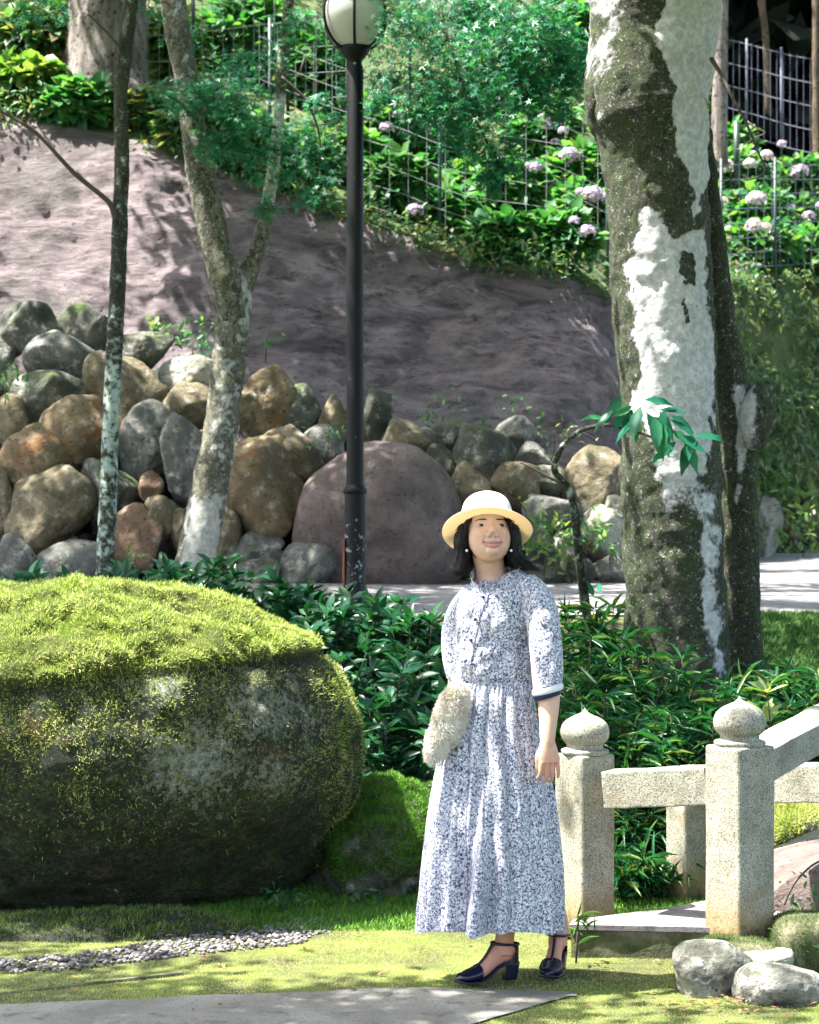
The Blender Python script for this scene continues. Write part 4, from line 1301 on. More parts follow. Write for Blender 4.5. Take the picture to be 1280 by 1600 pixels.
# ================================================================== hillside plants
def hydrangea(px, py, w_, h_, heads, lab, mat='hydr', seed=0, petal='petal', Yc=None, cat='hydrangea'):
    r = np.random.default_rng(seed + 500)
    b = on_hill(px, py + h_ / 2) if Yc is None else P(px, py + h_ / 2, Yc)
    s = b[1] / F
    t = thing('hydrangea_bush' if heads else 'leafy_bush', b, lab, cat, 'bushes on the hillside')
    rx, rz = w_ / 2 * s, h_ / 2 * s
    n = int(130 + w_ * h_ / 28)
    a = rdir(n, r) * (r.random((n, 1)) ** .4)
    a[:, 2] = a[:, 2] * 1.0
    a[:, 1] = -np.abs(a[:, 1]) * .8 + .2
    p = b + np.array([0, 0, rz]) + a * np.array([rx, rx * .8, rz]) * (1 + .25 * fbm(a * 2.2 + seed, 2))[:, None]
    d = unit(a * np.array([1, 1, .3]) + .6 * rdir(n, r) + np.array([0, -.2, -.15]))
    nn = np.array([0, -.35, 1.0]) + .6 * rdir(n, r)
    o = MB().add(*scatter(*BROAD, p, d, nn, r.uniform(.09, .17, n))).build('foliage', M[mat], t)
    o['kind'] = 'stuff'
    mb = MB()
    for q in range(6):
        e = b + np.array([r.normal() * rx * .5, r.normal() * .1, rz * r.uniform(.9, 1.5)])
        mb.add(*tube(interp_path(np.array([b + np.array([r.normal() * .05, 0, -.05]), (b + e) / 2 + .04 * r.normal(size=3), e]), 6), .010, 5))
    mb.build('stems', M['twig'], t)['kind'] = 'stuff'
    for (hx, hy, hr) in heads:
        c = P(hx, hy, b[1] - .75 * rx - .05)
        k = 90
        q = rdir(k, r)
        q[:, 2] = np.where(q[:, 2] < -.3, -q[:, 2], q[:, 2])
        rr = hr * s * np.array([1.1, 1.1, .8])
        share('flower_head', MB().add(*scatter(*BROAD, q * rr * .8, unit(np.cross(q, rdir(k, r))), q + .3 * rdir(k, r), hr * s * .55)).mesh('flower_head', M[petal]), t, c - b)
    return t
HY = [
 (600, 215, 110, 110, [(588, 150, 13), (605, 200, 13), (622, 180, 10), (572, 168, 8)], 'hydrangea bush with lilac heads just right of the lamp post'),
 (672, 215, 110, 100, [(650, 190, 12), (664, 205, 11), (690, 150, 10)], 'hydrangea bush with lilac heads behind the hanging maple leaves'),
 (622, 290, 120, 90, [(648, 330, 15)], 'bush with one lilac head low above the earth bank'),
 (700, 330, 90, 70, [], 'pale sunlit bush at the foot of the leaning mauve trunk'),
 (745, 290, 90, 70, [], 'bright green bush beneath the lowest hanging maple leaves'),
 (800, 300, 110, 110, [(836, 262, 12), (828, 258, 8)], 'hydrangea bush with a pair of lilac heads below the hanging leaves'),
 (850, 215, 110, 110, [(850, 186, 11), (856, 198, 9), (880, 205, 9), (868, 222, 8)], 'upper hydrangea bush with small lilac heads left of the great trunk'),
 (900, 275, 110, 100, [(890, 243, 17)], 'hydrangea bush with one big lilac head left of the great trunk'),
 (915, 335, 110, 90, [(925, 305, 18), (908, 300, 9), (940, 310, 12)], 'hydrangea bush with joined lilac heads touching the great trunk'),
 (880, 375, 110, 90, [(918, 362, 14), (897, 345, 9)], 'lowest hydrangea bush left of the great trunk'),
 (790, 370, 110, 70, [], 'straggly green bush along the crest of the earth bank'),
 (560, 250, 90, 90, [], 'green bush behind the middle of the lamp post'),
 (1150, 280, 100, 90, [(1133, 260, 15), (1172, 256, 11), (1198, 243, 11)], 'hydrangea bush with pale heads touching the right of the great trunk'),
 (1250, 290, 110, 100, [(1250, 268, 15), (1222, 225, 8)], 'hydrangea bush with a lilac head beneath the dark wire fence'),
 (1180, 340, 110, 90, [(1182, 312, 17), (1128, 315, 10)], 'sunlit hydrangea bush with a pink head right of the great trunk'),
 (1185, 385, 120, 80, [(1178, 354, 15), (1194, 356, 12)], 'lower sunlit hydrangea bush with twin pale pink heads'),
 (1262, 355, 110, 90, [(1232, 326, 11), (1264, 338, 11), (1283, 322, 9)], 'hydrangea bush with violet heads at the right edge'),
 (1270, 410, 110, 80, [], 'green bush at the right edge above the ivy bank'),
 (1145, 225, 70, 60, [(1177, 240, 6)], 'grassy green bush at the base of the straight mauve trunk'),
]
for i, (px, py, w_, h_, hd, lab) in enumerate(HY):
    hydrangea(px, py, w_, h_, hd, lab, 'hydr', i, 'petal2' if i in (12, 14, 15) else 'petal')
for i, (px, py, w_, h_, lab, mat) in enumerate([
 (40, 130, 130, 80, 'variegated pale leaved shrub above the sunlit end of the bank', 'shrub_pale'),
 (120, 160, 110, 70, 'low green shrub left of the thick grey trunk', 'hydr'),
 (215, 175, 70, 60, 'small fern like shrub at the root of the thick grey trunk', 'under'),
 (300, 205, 110, 80, 'green shrub on the bank crest behind the left maple stem', 'under'),
 (385, 225, 120, 90, 'green shrub on the bank crest between the maple stems', 'hydr'),
 (470, 255, 120, 90, 'green shrub on the bank crest left of the lamp post', 'under'),
 (400, 60, 200, 140, 'tall deep green shrub behind the maple fork', 'hydr'),
 (60, 60, 160, 110, 'deep green shrub in the upper left corner', 'under'),
 (1185, 90, 100, 110, 'young yellow green sapling foliage before the dark wood', 'hydr'),
 (1190, 190, 90, 90, 'feathery blue green shrub left of the dark wire fence', 'shrub'),
 (270, 70, 90, 110, 'shrub with pale leaves between the thin trunk and the maple', 'shrub_pale'),
 (500, 110, 110, 130, 'green shrub behind the globe lamp', 'hydr'),
 (780, 110, 160, 140, 'dim green shrub beyond the hanging leaves', 'under'),
 (880, 60, 120, 140, 'dim green shrub up the hill left of the great trunk', 'hydr'),
]):
    hydrangea(px, py, w_, h_, [], lab, mat, 60 + i, cat='shrub')

# undergrowth over the hillside and ivy on the right bank
r = np.random.default_rng(71)
Vh, Qh = grid(HILL[:70])
p, nn = sample_tris(Vh, Qh, 60000, r)
dn = .5 + 1.0 * fbm(p * np.array([.9, .9, .3]), 3)
m = (np.abs(p[:, 0]) < p[:, 1] * .19) & (r.random(len(p)) < np.clip(dn, .08, 1))
p, nn = p[m], nn[m]
nn = np.where(nn[:, 2:3] < 0, -nn, nn)
d = unit(rdir(len(p), r) * np.array([1, 1, .5]) + np.array([0, -.5, .1]))
o = MB().add(*scatter(*LEAF, p + nn * r.uniform(.02, .22, (len(p), 1)), d, nn + .6 * rdir(len(p), r), r.uniform(.05, .12, len(p)))).build('undergrowth', M['under'])
tag(o, 'mixed low undergrowth and ferns covering the hillside', 'undergrowth', kind='stuff')
Vh, Qh = grid(BANK_R)
p, nn = sample_tris(Vh, Qh, 42000, r)
m = (np.abs(p[:, 0]) < p[:, 1] * .19) & (r.random(len(p)) < np.clip(.75 + 1.2 * fbm(p * .9, 4), .08, 1))
p, nn = p[m], nn[m]
nn = np.where(nn[:, 1:2] > 0, -nn, nn)
d = unit(rdir(len(p), r) * np.array([1, .6, 1]) + np.array([0, -.2, -.8]))
o = MB().add(*scatter(*LEAF, p + nn * r.uniform(.02, .16, (len(p), 1)), d, nn + .6 * rdir(len(p), r), r.uniform(.05, .13, len(p)))).build('ivy', M['ivy'])
tag(o, 'trailing ivy and vines covering the steep bank at the right', 'ivy', kind='stuff')
# crest fringe along the bank edge
p = tw[r.integers(60, 340, 9000)] + r.normal(size=(9000, 3)) * np.array([.05, .12, .05])
p[:, 2] += r.uniform(-.05, .14, len(p))
m = np.abs(p[:, 0]) < p[:, 1] * .19
p = p[m & (fbm(p * 2.2, 3) > -.12)]
d = unit(rdir(len(p), r) + np.array([0, -.5, -.1]))
o = MB().add(*scatter(*LEAF, p, d, np.array([0, -.4, 1]) + .6 * rdir(len(p), r), r.uniform(.04, .09, len(p)))).build('crest_weeds', M['under'])
tag(o, 'low weeds hanging over the crest of the earth bank', 'weeds', kind='stuff')
# far wood behind everything: dense leaf mass with its shade put into the colour
n = 30000
p = np.stack([r.uniform(-11, 13, n), r.uniform(33, 44, n), r.uniform(5, 16, n)], 1)
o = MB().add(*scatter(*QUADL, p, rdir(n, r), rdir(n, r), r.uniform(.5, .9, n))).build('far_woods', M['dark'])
tag(o, 'dense wood coloured near black for shade, closing the view above the hillside', 'woods', kind='stuff')

# ------------------------------------------------------------------ wire fences
def fence(name, line, height, lab, mat, pmat, post_px, dx=.15, dz=.15, wr=.0025, cat='fence'):
    """line: world points of the base; one post each at post positions (fraction)"""
    line = interp_path(np.array(line, float), 120)
    L = np.concatenate([[0], np.cumsum(np.linalg.norm(np.diff(line, axis=0), axis=1))])
    at = lambda s_: np.stack([np.interp(s_, L, line[:, i]) for i in range(3)], -1)
    t = thing(name, line[0], lab, cat)
    mb = MB()
    nh = int(height / dz)
    up = np.array([0, 0, 1.0])
    for k in range(nh + 1):
        s_ = np.arange(0, L[-1], .25)
        q = at(s_) + up * (k * dz + .05)
        q = q + .012 * fbm(q * 2 + k, 2)[:, None]
        mb.add(*tube(q, wr, 4, caps=False))
    for s_ in np.arange(0, L[-1], dx):
        a = at(np.array([s_]))[0]
        mb.add(*tube(np.array([a + up * .03, a + up * height / 2, a + up * (height + .05)]), wr * .8, 4, caps=False))
    mb.build('wire_mesh', mat, t)['kind'] = 'stuff'
    for s_ in post_px:
        a = at(np.array([s_ * L[-1]]))[0] + np.array([0, .02, 0])
        MB().add(*tube(np.array([a - up * .3, a + up * (height + .1)]), .015, 10)).build('post', pmat, t)
    return t
def hl(px, py, dy=.35):
    q = on_hill(px, py); return q + np.array([0, dy, .0])
fl = []
for px in (-60, 120, 260, 400, 520, 620, 700, 790, 880, 960, 1040):
    i_ = int(np.argmin(np.abs(qpx - px)))
    q = tw[i_] + np.array([0, .22, 0]); q[2] = float(hz(q[0:1], q[1:2])[0]) + .02
    fl.append(q)
fence('wire_fence', fl[3:], 1.15, 'low galvanised mesh fence along the crest of the earth bank', M['wire'], M['post_green'], [.02, .34, .66, .95], .16, .17, .0028)
fence('wire_fence', [P(215, 190, 19.6), P(300, 185, 19.6), P(420, 170, 19.8), P(540, 160, 20.0), P(660, 150, 20.4)], 1.7, 'taller mesh fence behind the maple leaves left of the globe lamp', M['wire'], M['post_green'], [.02, .18, .5, .95], .09, .22, .003)
fence('wire_fence', [P(1118, 205, 29.5), P(1180, 222, 29.0), P(1235, 238, 28.6), P(1300, 252, 28.2), P(1380, 268, 28)], 1.15, 'blue grey panel fence before the dark wood at the upper right', M['wire_dark'], M['wire_dark'], [.02, .22, .45, .75, .98], .105, .28, .006)
fence('wire_fence', [P(1000, 460, 21.0), P(1150, 428, 22.3), P(1280, 420, 23.6), P(1400, 415, 24.6)], 1.0, 'dark sagging wire fence above the ivy bank at the right', M['wire_dark'], M['post_green'], [.3, .52, .72], .16, .14, .004)
q = P(1151, 265, 24.0)
tag(MB().add(*tube(np.array([P(1151, 285, 24.0), P(1151, 190, 24.0)]), .03, 10)).build('fence_post', M['post_green'], base=q), 'single dark green post standing among hydrangeas right of the trunk', 'post')

# ================================================================== hedge shrubs and bamboo grass
def leaf_parts(t, mesh_variants, p, d, nn, sc, name='leaf'):
    """single leaves as objects"""
    for i in range(len(p)):
        x_ = Vector(d[i]).normalized(); z_ = Vector(nn[i]); y_ = z_.cross(x_).normalized(); z_ = x_.cross(y_)
        o = bpy.data.objects.new(name, mesh_variants[i % len(mesh_variants)])
        SC.collection.objects.link(o)
        o.parent = t
        Mx = Matrix((x_, y_, z_)).transposed().to_4x4()
        o.rotation_euler = Mx.to_euler()
        o.scale = (sc[i],) * 3
        o.location = Vector(p[i]) - t.location
LV = {}
def leaf_variants(key, tpl, cols, trans, rough):
    if key not in LV:
        out_ = []
        for i, c in enumerate(cols):
            m = leaf_mat(key + '_' + 'abcdef'[i], [c, c], trans, rough)
            v = tpl[0].copy(); v[:, 2] *= (1, .4, 1.6, .8)[i % 4]
            me = MB().add(v, tpl[1]).mesh('leaf', m)
            out_.append(me)
        LV[key] = out_
    return LV[key]
shrub_lv = leaf_variants('hedge_leaf', LEAF, [(.008, .06, .03), (.012, .08, .038), (.022, .10, .04), (.007, .048, .026)], .2, .28)
sasa_lv = leaf_variants('sasa_leaf', NARROW, [(.010, .075, .034), (.016, .10, .04), (.026, .12, .04), (.10, .15, .04)], .25, .36)
def shrub(px, py0, py1, w_, Yc, lab, seed, tpl, mat, lv, lo, hi, nst, npart=45, droop=.0, name='shrub', cat='shrub', group=None, dens=1.0):
    r = np.random.default_rng(seed + 900)
    b = P(px, py1, Yc); b[2] = float(gz(b[0], Yc)) - .02
    topz = CAM_Z - (py0 - 800) / F * Yc
    H = max(topz - b[2], .2)
    s = Yc / F
    t = thing(name, b, lab, cat, group)
    mb = MB()
    P_, D_ = [], []
    for k in range(nst):
        a0 = b + np.array([r.uniform(-.5, .5) * w_ * s * .8, r.uniform(-.25, .25), 0])
        hgt = H * r.uniform(.45, 1.0)
        e = a0 + np.array([r.normal() * .10, r.normal() * .10 - .05, hgt])
        path = interp_path(np.array([a0, (a0 + e) / 2 + .03 * r.normal(size=3), e]), 9)
        mb.add(*tube(path, np.linspace(.005, .0025, 9), 5))
        nl = int(r.integers(12, 20) * dens)
        tt = r.random(nl) ** .7
        pp = np.stack([np.interp(tt, np.linspace(0, 1, 9), path[:, i]) for i in range(3)], 1)
        dd = rdir(nl, r) * np.array([1, 1, .45]) + np.array([0, -.25, .35 - droop])
        nl2 = 6      # the whorl at the tip
        pp = np.vstack([pp, np.repeat(path[-1:], nl2, 0)])
        dd = np.vstack([dd, rdir(nl2, r) * np.array([1, 1, .4]) + np.array([0, -.1, .5 - droop])])
        P_.append(pp); D_.append(dd)
    mb.build('stems', M['twig'], t)['kind'] = 'stuff'
    p = np.vstack(P_); d = unit(np.vstack(D_))
    nn = np.array([0, -.4, .9]) + .45 * rdir(len(p), r)
    sc = r.uniform(lo, hi, len(p))
    # the ones nearest to the viewer become single leaves
    order = np.argsort(p[:, 1] - .6 * p[:, 2] + .1 * r.normal(size=len(p)))
    a_, b_ = order[:npart], order[npart:]
    leaf_parts(t, lv, p[a_], d[a_], nn[a_], sc[a_])
    MB().add(*scatter(*tpl, p[b_], d[b_], nn[b_], sc[b_])).build('foliage', M[mat], t)['kind'] = 'stuff'
    return t
HG = 'glossy shrubs of the hedge behind the huge boulder'
for i, (px, y0, y1, w_, Yc, lab) in enumerate([
 (300, 878, 990, 120, 12.6, 'low glossy shrub at the foot of the forked maple'),
 (210, 886, 960, 110, 12.8, 'low glossy shrub at the foot of the slender tree'),
 (60, 895, 980, 150, 12.8, 'low dark weeds above the left end of the huge boulder'),
 (385, 900, 1010, 110, 12.3, 'glossy shrub showing above the crest of the huge boulder'),
 (455, 920, 1060, 110, 12.1, 'glossy shrub right of the boulder crest left of the lamp foot'),
 (535, 938, 1100, 110, 11.9, 'glossy shrub directly before the lamp foot'),
 (610, 936, 1130, 110, 11.7, 'tall glossy shrub right of the lamp foot'),
 (675, 946, 1150, 100, 11.5, 'glossy shrub touching the left sleeve of the dress'),
 (560, 1010, 1190, 110, 11.0, 'lower glossy shrub at the right shoulder of the huge boulder'),
 (640, 1020, 1215, 120, 10.9, 'lower glossy shrub behind the fluffy bag'),
 (600, 1090, 1220, 110, 10.75, 'small leafy shrub with dry stalks above the mossy rock'),
 (500, 960, 1100, 100, 11.6, 'glossy shrub behind the right edge of the moss cap'),
]):
    shrub(px, y0, y1, w_, Yc, lab, i, LEAF, 'shrub', shrub_lv, .07, .13, 20 if i > 2 else 16, 40, 0, group=HG, dens=1.15)
SG = 'bamboo grass clumps round the great trunk'
for i, (px, y0, y1, w_, Yc, lab) in enumerate([
 (905, 945, 1120, 110, 11.2, 'bamboo grass clump just right of the dress sleeve'),
 (955, 975, 1160, 120, 10.9, 'bamboo grass clump at the left foot of the great trunk'),
 (1030, 1010, 1180, 130, 10.75, 'bamboo grass clump in front of the great trunk foot'),
 (1110, 1060, 1190, 110, 10.6, 'bamboo grass clump behind the taller post finial'),
 (985, 1080, 1230, 130, 10.3, 'bamboo grass clump above the middle of the stone rail'),
 (1075, 1100, 1230, 110, 10.25, 'bamboo grass clump left of the taller post above the rail'),
 (915, 1060, 1220, 110, 10.5, 'bamboo grass clump behind the forearm and shorter post'),
 (1200, 1050, 1170, 120, 11.0, 'bamboo grass clump at the foot of the smaller trunk'),
 (1270, 1045, 1150, 110, 10.9, 'bamboo grass clump above the sloping handrail at the right'),
 (985, 1255, 1400, 70, 10.2, 'shaded leafy clump under the stone rail'),
 (985, 1330, 1415, 60, 9.95, 'short leafy clump right of the shorter post foot'),
]):
    shrub(px, y0, y1, w_, Yc, lab, 40 + i, NARROW, 'sasa', sasa_lv, .08, .155, 28, 60, .25, 'bamboo_grass', 'bamboo grass', SG, 1.9)
shrub(1215, 1075, 1150, 60, 10.2, 'pale sunlit leafy tuft between the taller post and the handrail', 81, LEAF, 'shrub_pale', leaf_variants('pale_leaf', LEAF, [(.20, .26, .10), (.30, .32, .16)], .35, .4), .07, .12, 5, 20)
# weeds on the boulder pile and by the road
def weed(px, py, Yc, n, lo, hi, lab, mat='hydr', seed=0, tpl=LEAF, spread=.12, z=None):
    r = np.random.default_rng(seed + 1500)
    b = P(px, py, Yc)
    if z is not None: b[2] = z
    t = thing('weed', b, lab, 'weed', 'weeds between the stones')
    p = b + r.normal(size=(n, 3)) * np.array([spread, .05, spread * .55]) + np.array([0, 0, spread * .5])
    d = unit(rdir(n, r) + np.array([0, -.2, .5]))
    MB().add(*scatter(*tpl, p, d, np.array([0, -.5, .8]) + .5 * rdir(n, r), r.uniform(lo, hi, n))).build('foliage', M[mat], t)['kind'] = 'stuff'
    MB().add(*tube(np.array([b + np.array([0, 0, -.12]), b + np.array([.01, 0, .06])]), .004, 5)).build('stem', M['twig'], t)
    return t
weed(240, 520, 16.1, 16, .05, .10, 'pale sprouting weed on the pile right of the thin trunk', 'shrub_pale', 1, spread=.07)
weed(300, 545, 16.1, 60, .04, .09, 'bright green weeds at the top of the pile left of the maple trunk', 'hydr', 2)
weed(415, 540, 16.4, 14, .04, .08, 'small green weed on the earth bank right of the maple trunk', 'hydr', 3, spread=.06)
weed(690, 660, 15.9, 60, .03, .06, 'green weeds at the crest above the flat mossy stone', 'hydr', 4)
weed(805, 656, 15.9, 40, .03, .06, 'green weeds behind the grey capped boulder', 'hydr', 5)
weed(512, 690, 15.3, 24, .03, .06, 'small weed between boulders left of the lamp post', 'hydr', 6, spread=.07)
weed(865, 695, 15.8, 50, .04, .07, 'leafy weeds beside the crooked sapling bend', 'under', 7)
weed(8, 605, 15.6, 40, .04, .08, 'green tuft between boulders at the left edge', 'hydr', 8, spread=.08)
weed(850, 870, 15.1, 170, .04, .10, 'sunlit yellow green weeds behind the kerb stones', 'shrub_pale', 9, spread=.20)
weed(915, 850, 15.15, 60, .04, .09, 'green weeds at the foot of the pale jagged boulder', 'hydr', 10, spread=.12)
weed(1255, 850, 20.5, 120, .05, .12, 'sunlit grass tuft by the road at the right edge', 'shrub_pale', 11, spread=.25)
weed(1235, 785, 21.8, 60, .08, .16, 'yellow leafed weed above the brown boulder beyond the road', 'shrub_pale', 12, spread=.2)
weed(1258, 1488, 8.2, 50, .02, .05, 'small fern right of the whitish flat stone', 'under', 13, NARROW, .05)
weed(900, 1458, 8.35, 16, .05, .10, 'thin grass blades at the corner of the bridge slab', 'grass', 14, NARROW, .035)
weed(210, 872, 14.6, 14, .05, .09, 'small yellow sprig before the reddish domed boulder', 'shrub_pale', 15, NARROW, .04)
weed(560, 1425, 9.6, 70, .02, .05, 'little leafy plants at the base of the sloping mossy rock', 'sasa', 16, LEAF, .07)
weed(440, 1418, 9.4, 60, .02, .045, 'small leaves under the right belly of the huge boulder', 'sasa', 17, LEAF, .06)
weed(1250, 1440, 8.55, 90, .02, .05, 'moss and tiny weeds on the stone beside the taller post foot', 'under', 18, LEAF, .10)

# crooked sapling with broad leaves
SP = thing('sapling', P(915, 965, 11.6), 'crooked lichened sapling arching to the trunk with broad glossy leaves', 'sapling')
limb('stem', SP, [(920, 990, 13, 11.6), (914, 940, 15, 11.55), (908, 890, 14, 11.5), (902, 840, 14, 11.4), (896, 790, 12, 11.3), (884, 755, 11, 11.2), (868, 738, 11, 11.1), (870, 715, 10, 11.0), (882, 694, 9, 10.9), (905, 674, 8, 10.8), (935, 665, 7, 10.7), (965, 666, 6, 10.6), (1000, 676, 5, 10.55), (1035, 690, 4, 10.5)], 11, M['bark_thin'], 120, 12, .2, lambda px, py, V: .15 + 0 * px, 14)
limb('twig', SP, [(884, 756, 6, 11.2), (862, 748, 4, 11.2), (838, 735, 3, 11.2), (812, 722, 2, 11.2)], 11, M['twig'], 20, 6, .1)
limb('twig', SP, [(905, 674, 3, 10.8), (925, 684, 2.5, 10.8), (935, 696, 2, 10.8)], 11, M['twig'], 12, 6, .1)
sp_lv = leaf_variants('sprig_leaf', LEAF, [(.012, .11, .065), (.018, .14, .08), (.03, .17, .08), (.01, .085, .055)], .3, .25)
r = np.random.default_rng(17)
A_ = [(960, 640, -20, 20, 44), (975, 625, -35, 30, 40), (985, 640, 10, 35, 50), (1000, 635, -15, 45, 55), (1010, 645, 25, 45, 56), (1025, 650, 20, 60, 62), (1035, 660, -5, 60, 55), (1045, 655, 40, 30, 50), (990, 660, -25, 25, 40),
      (1060, 680, 35, 25, 44), (1070, 690, 20, 50, 50), (1075, 690, -10, 55, 50), (1085, 680, 40, 8, 44), (1055, 690, -35, 30, 40), (950, 655, -45, -4, 40), (1030, 640, 45, 5, 40), (1005, 625, 30, 4, 46)]
p = np.array([P(a, b, 10.55) + np.array([0, r.uniform(-.08, .08), 0]) for a, b, *_ in A_])
A_ = A_ + [(a + r.normal() * 12, b + r.normal() * 9, c + r.normal() * 14, e + r.normal() * 12, s_ * .85) for a, b, c, e, s_ in A_[:14]]
p = np.array([P(a, b, 10.55) + np.array([0, r.uniform(-.08, .08), 0]) for a, b, *_ in A_])
d = np.array([[c, r.uniform(-25, 10), -e] for _, _, c, e, _ in A_], float)
leaf_parts(SP, sp_lv, p, unit(d), np.array([0, -.7, .6]) + .5 * rdir(len(p), r), np.array([q[4] for q in A_]) * 10.55 / F * 1.12)
p = np.array([P(a, b, 11.55) for a, b in ((925, 915), (935, 912), (918, 935), (908, 712 + 200), (928, 722 + 210))])
leaf_parts(SP, sp_lv, p, rdir(len(p), r) + np.array([0, -.3, .1]), np.array([0, -.7, .6]) + .4 * rdir(len(p), r), np.full(len(p), .09))

# ================================================================== lamp
YL = 13.35
sL = YL / F
lz = float(gz(0, YL))
LM = thing('street_lamp', (P(555, 0, YL)[0], YL, lz), 'black lamp post with round opal globe left of the woman', 'street lamp')
lx = P(555, 0, YL)[0]
zz = lambda py: CAM_Z - (py - 800) * sL
def lat(prof, seg=32):
    V, q = lathe([(rr * sL, zz(py)) for rr, py in prof], seg)
    return V + np.array([lx, YL, 0]), q
lo_ = [(20, 800 + (CAM_Z - lz) / sL + 2), (20, 930), (17.5, 925), (16.5, 880), (16, 770)]
MB().add(*lat(lo_)).build('lower_pole', M['lamp'], LM)
MB().add(*lat([(16, 772), (18.5, 771), (18.5, 764), (16, 762), (13.5, 757)])).build('collar', M['lamp'], LM)
MB().add(*lat([(13.5, 760), (13.3, 400), (13, 106), (10.5, 100)])).build('pole', M['lamp'], LM)
nk = MB().add(*lat([(10.5, 106), (10.5, 96), (14, 92), (20, 84), (24, 78), (25, 73), (20, 72)])).build('neck', M['lamp'], LM)
MB().add(*ell((lx, YL - 10.8 * sL, zz(101)), (2.4 * sL,) * 3, 2)).build('bolt', M['wire'], nk)
gp = interp_path(np.array([(20, 74), (30, 66), (42, 50), (48.5, 32), (49.5, 18), (46, 4), (36, -3), (16, -6), (.5, -7)], float), 40)
MB().add(*lat([tuple(a) for a in gp], 48)).build('globe', M['globe'], LM)
MB().add(*lat([(50, -1), (47, -5), (30, -11), (12, -15), (5, -18), (5, -24), (.3, -26)], 40)).build('cap', M['lamp'], LM)
rp = interp_path(np.array([(23, 76), (36, 68), (48, 52), (54, 34), (54.5, 18), (52, 5), (46, -3)], float), 24)
for k in range(6):
    a = math.radians(-90 + 60 * k)
    path = np.stack([lx + rp[:, 0] * sL * math.cos(a), YL + rp[:, 0] * sL * math.sin(a), zz(rp[:, 1])], 1)
    MB().add(*tube(path, 2.3 * sL, 8)).build('rib', M['lamp'], LM)
V, Fc = bbox((lx - 17.5 * sL, YL - .02, zz(890)), (3.2 * sL, .03, 95 * sL), None, .002)
MB().add(V, Fc).build('rusty_strip', M['rust'], LM)

# ================================================================== stone bridge
yaw = math.radians(36)
def post(px, Yc, w_, zb, zt, cap_top, cap_w, lab, cap=True):
    s = Yc / F
    b = P(px, 0, Yc); b[2] = zb
    side = w_ * s / (math.sin(yaw) + math.cos(yaw))
    t = thing('stone_post', b, lab, 'stone post', 'stone posts of the bridge railing')
    H = zt - zb
    # shaft with a chamfered top and slightly worn edges
    bm = bmesh.new()
    bmesh.ops.create_cube(bm, size=1)
    for v_ in bm.verts: v_.co = Vector((v_.co.x * side, v_.co.y * side, v_.co.z * H + H / 2))
    bmesh.ops.bevel(bm, geom=list(bm.edges), offset=.012, segments=3, affect='EDGES', profile=.5)
    bmesh.ops.triangulate(bm, faces=list(bm.faces))
    bmesh.ops.subdivide_edges(bm, edges=[e for e in bm.edges if e.calc_length() > .08], cuts=4, use_grid_fill=True)
    bmesh.ops.triangulate(bm, faces=list(bm.faces))
    bm.verts.index_update()
    V = np.array([v_.co[:] for v_ in bm.verts]); Fc = np.array([[v_.index for v_ in f.verts] for f in bm.faces]); bm.free()
    V = V @ rotz(yaw).T + b
    V = V + .003 * fbm(V * 14, 3)[:, None]
    sh = MB().add(V, Fc).build('shaft', M['granite'], t, smooth=False)
    for p_ in sh.data.polygons: p_.use_smooth = False
    if cap:
        rr = cap_w / 2 * s
        ct = CAM_Z - (cap_top - 800) * s
        h = ct - zt
        pr = np.array([(.98, 0), (1.02, .05), (1.0, .10), (.80, .13), (.78, .20), (.80, .23), (.95, .31), (1.03, .44), (1.02, .56), (.92, .69), (.68, .80), (.36, .885), (.15, .94), (.0, 1.04)])
        pr = interp_path(pr, 60)
        V, q = lathe(np.stack([np.maximum(pr[:, 0], .001) * rr, zt - .002 + pr[:, 1] * h], 1), 40)
        V = V + np.array([b[0], b[1], 0])
        V = V + .0025 * fbm(V * 20, 3)[:, None]
        MB().add(V, q).build('finial', M['granite'], t)
    return t
Y1, Y2 = 8.85, 8.40
post(914, Y1, 95, .02, CAM_Z - (1177 - 800) * Y1 / F, 1108, 74, 'shorter looking stone post with onion finial beside the hand')
post(1156, Y2, 109, .06, CAM_Z - (1164 - 800) * Y2 / F, 1089, 79, 'nearest stone post with onion finial at the bridge corner')
post(1072, 9.75, 64, -.02, CAM_Z - (1225 - 800) * 9.75 / F, 0, 0, 'short weathered stone post standing behind the rail', cap=False)
def rail(pts, h0, d0, lab, name='stone_rail', seed=0):
    """beam along world points pts (top centre line)"""
    pts = interp_path(np.array(pts, float), 24)
    T = np.gradient(pts, axis=0)
    side = unit(np.cross(T, [0, 0, 1.0]))
    up = unit(np.cross(side, T))
    c = pts - up * h0 / 2
    V, *f = loft(c, side * d0 / 2, up * h0 / 2, 64, 26.0)
    V = V + .003 * fbm(V * 16 + seed, 3)[:, None]
    o = MB().add(V, *f).build(name, M['granite_rail'], base=pts[0], smooth=True)
    o.data.polygons.foreach_set('use_smooth', np.zeros(len(o.data.polygons), bool))
    return tag(o, lab, 'stone rail', 'stone rails of the bridge')
rail([P(950, 1204, 8.72), P(1110, 1197, 8.52)], .135, .12, 'stone rail joining the two onion topped posts')
rail([P(1050, 1197, 9.85), P(1200, 1194, 9.5), P(1330, 1192, 9.3)], .15, .13, 'level stone rail emerging behind the nearest post at the right', seed=3)
rail([P(1172, 1172, 8.52), P(1215, 1148, 8.7), P(1262, 1124, 8.9), P(1330, 1090, 9.15), P(1420, 1060, 9.5)], .115, .16, 'sloping stone handrail rising from the nearest post to the right edge', seed=5)
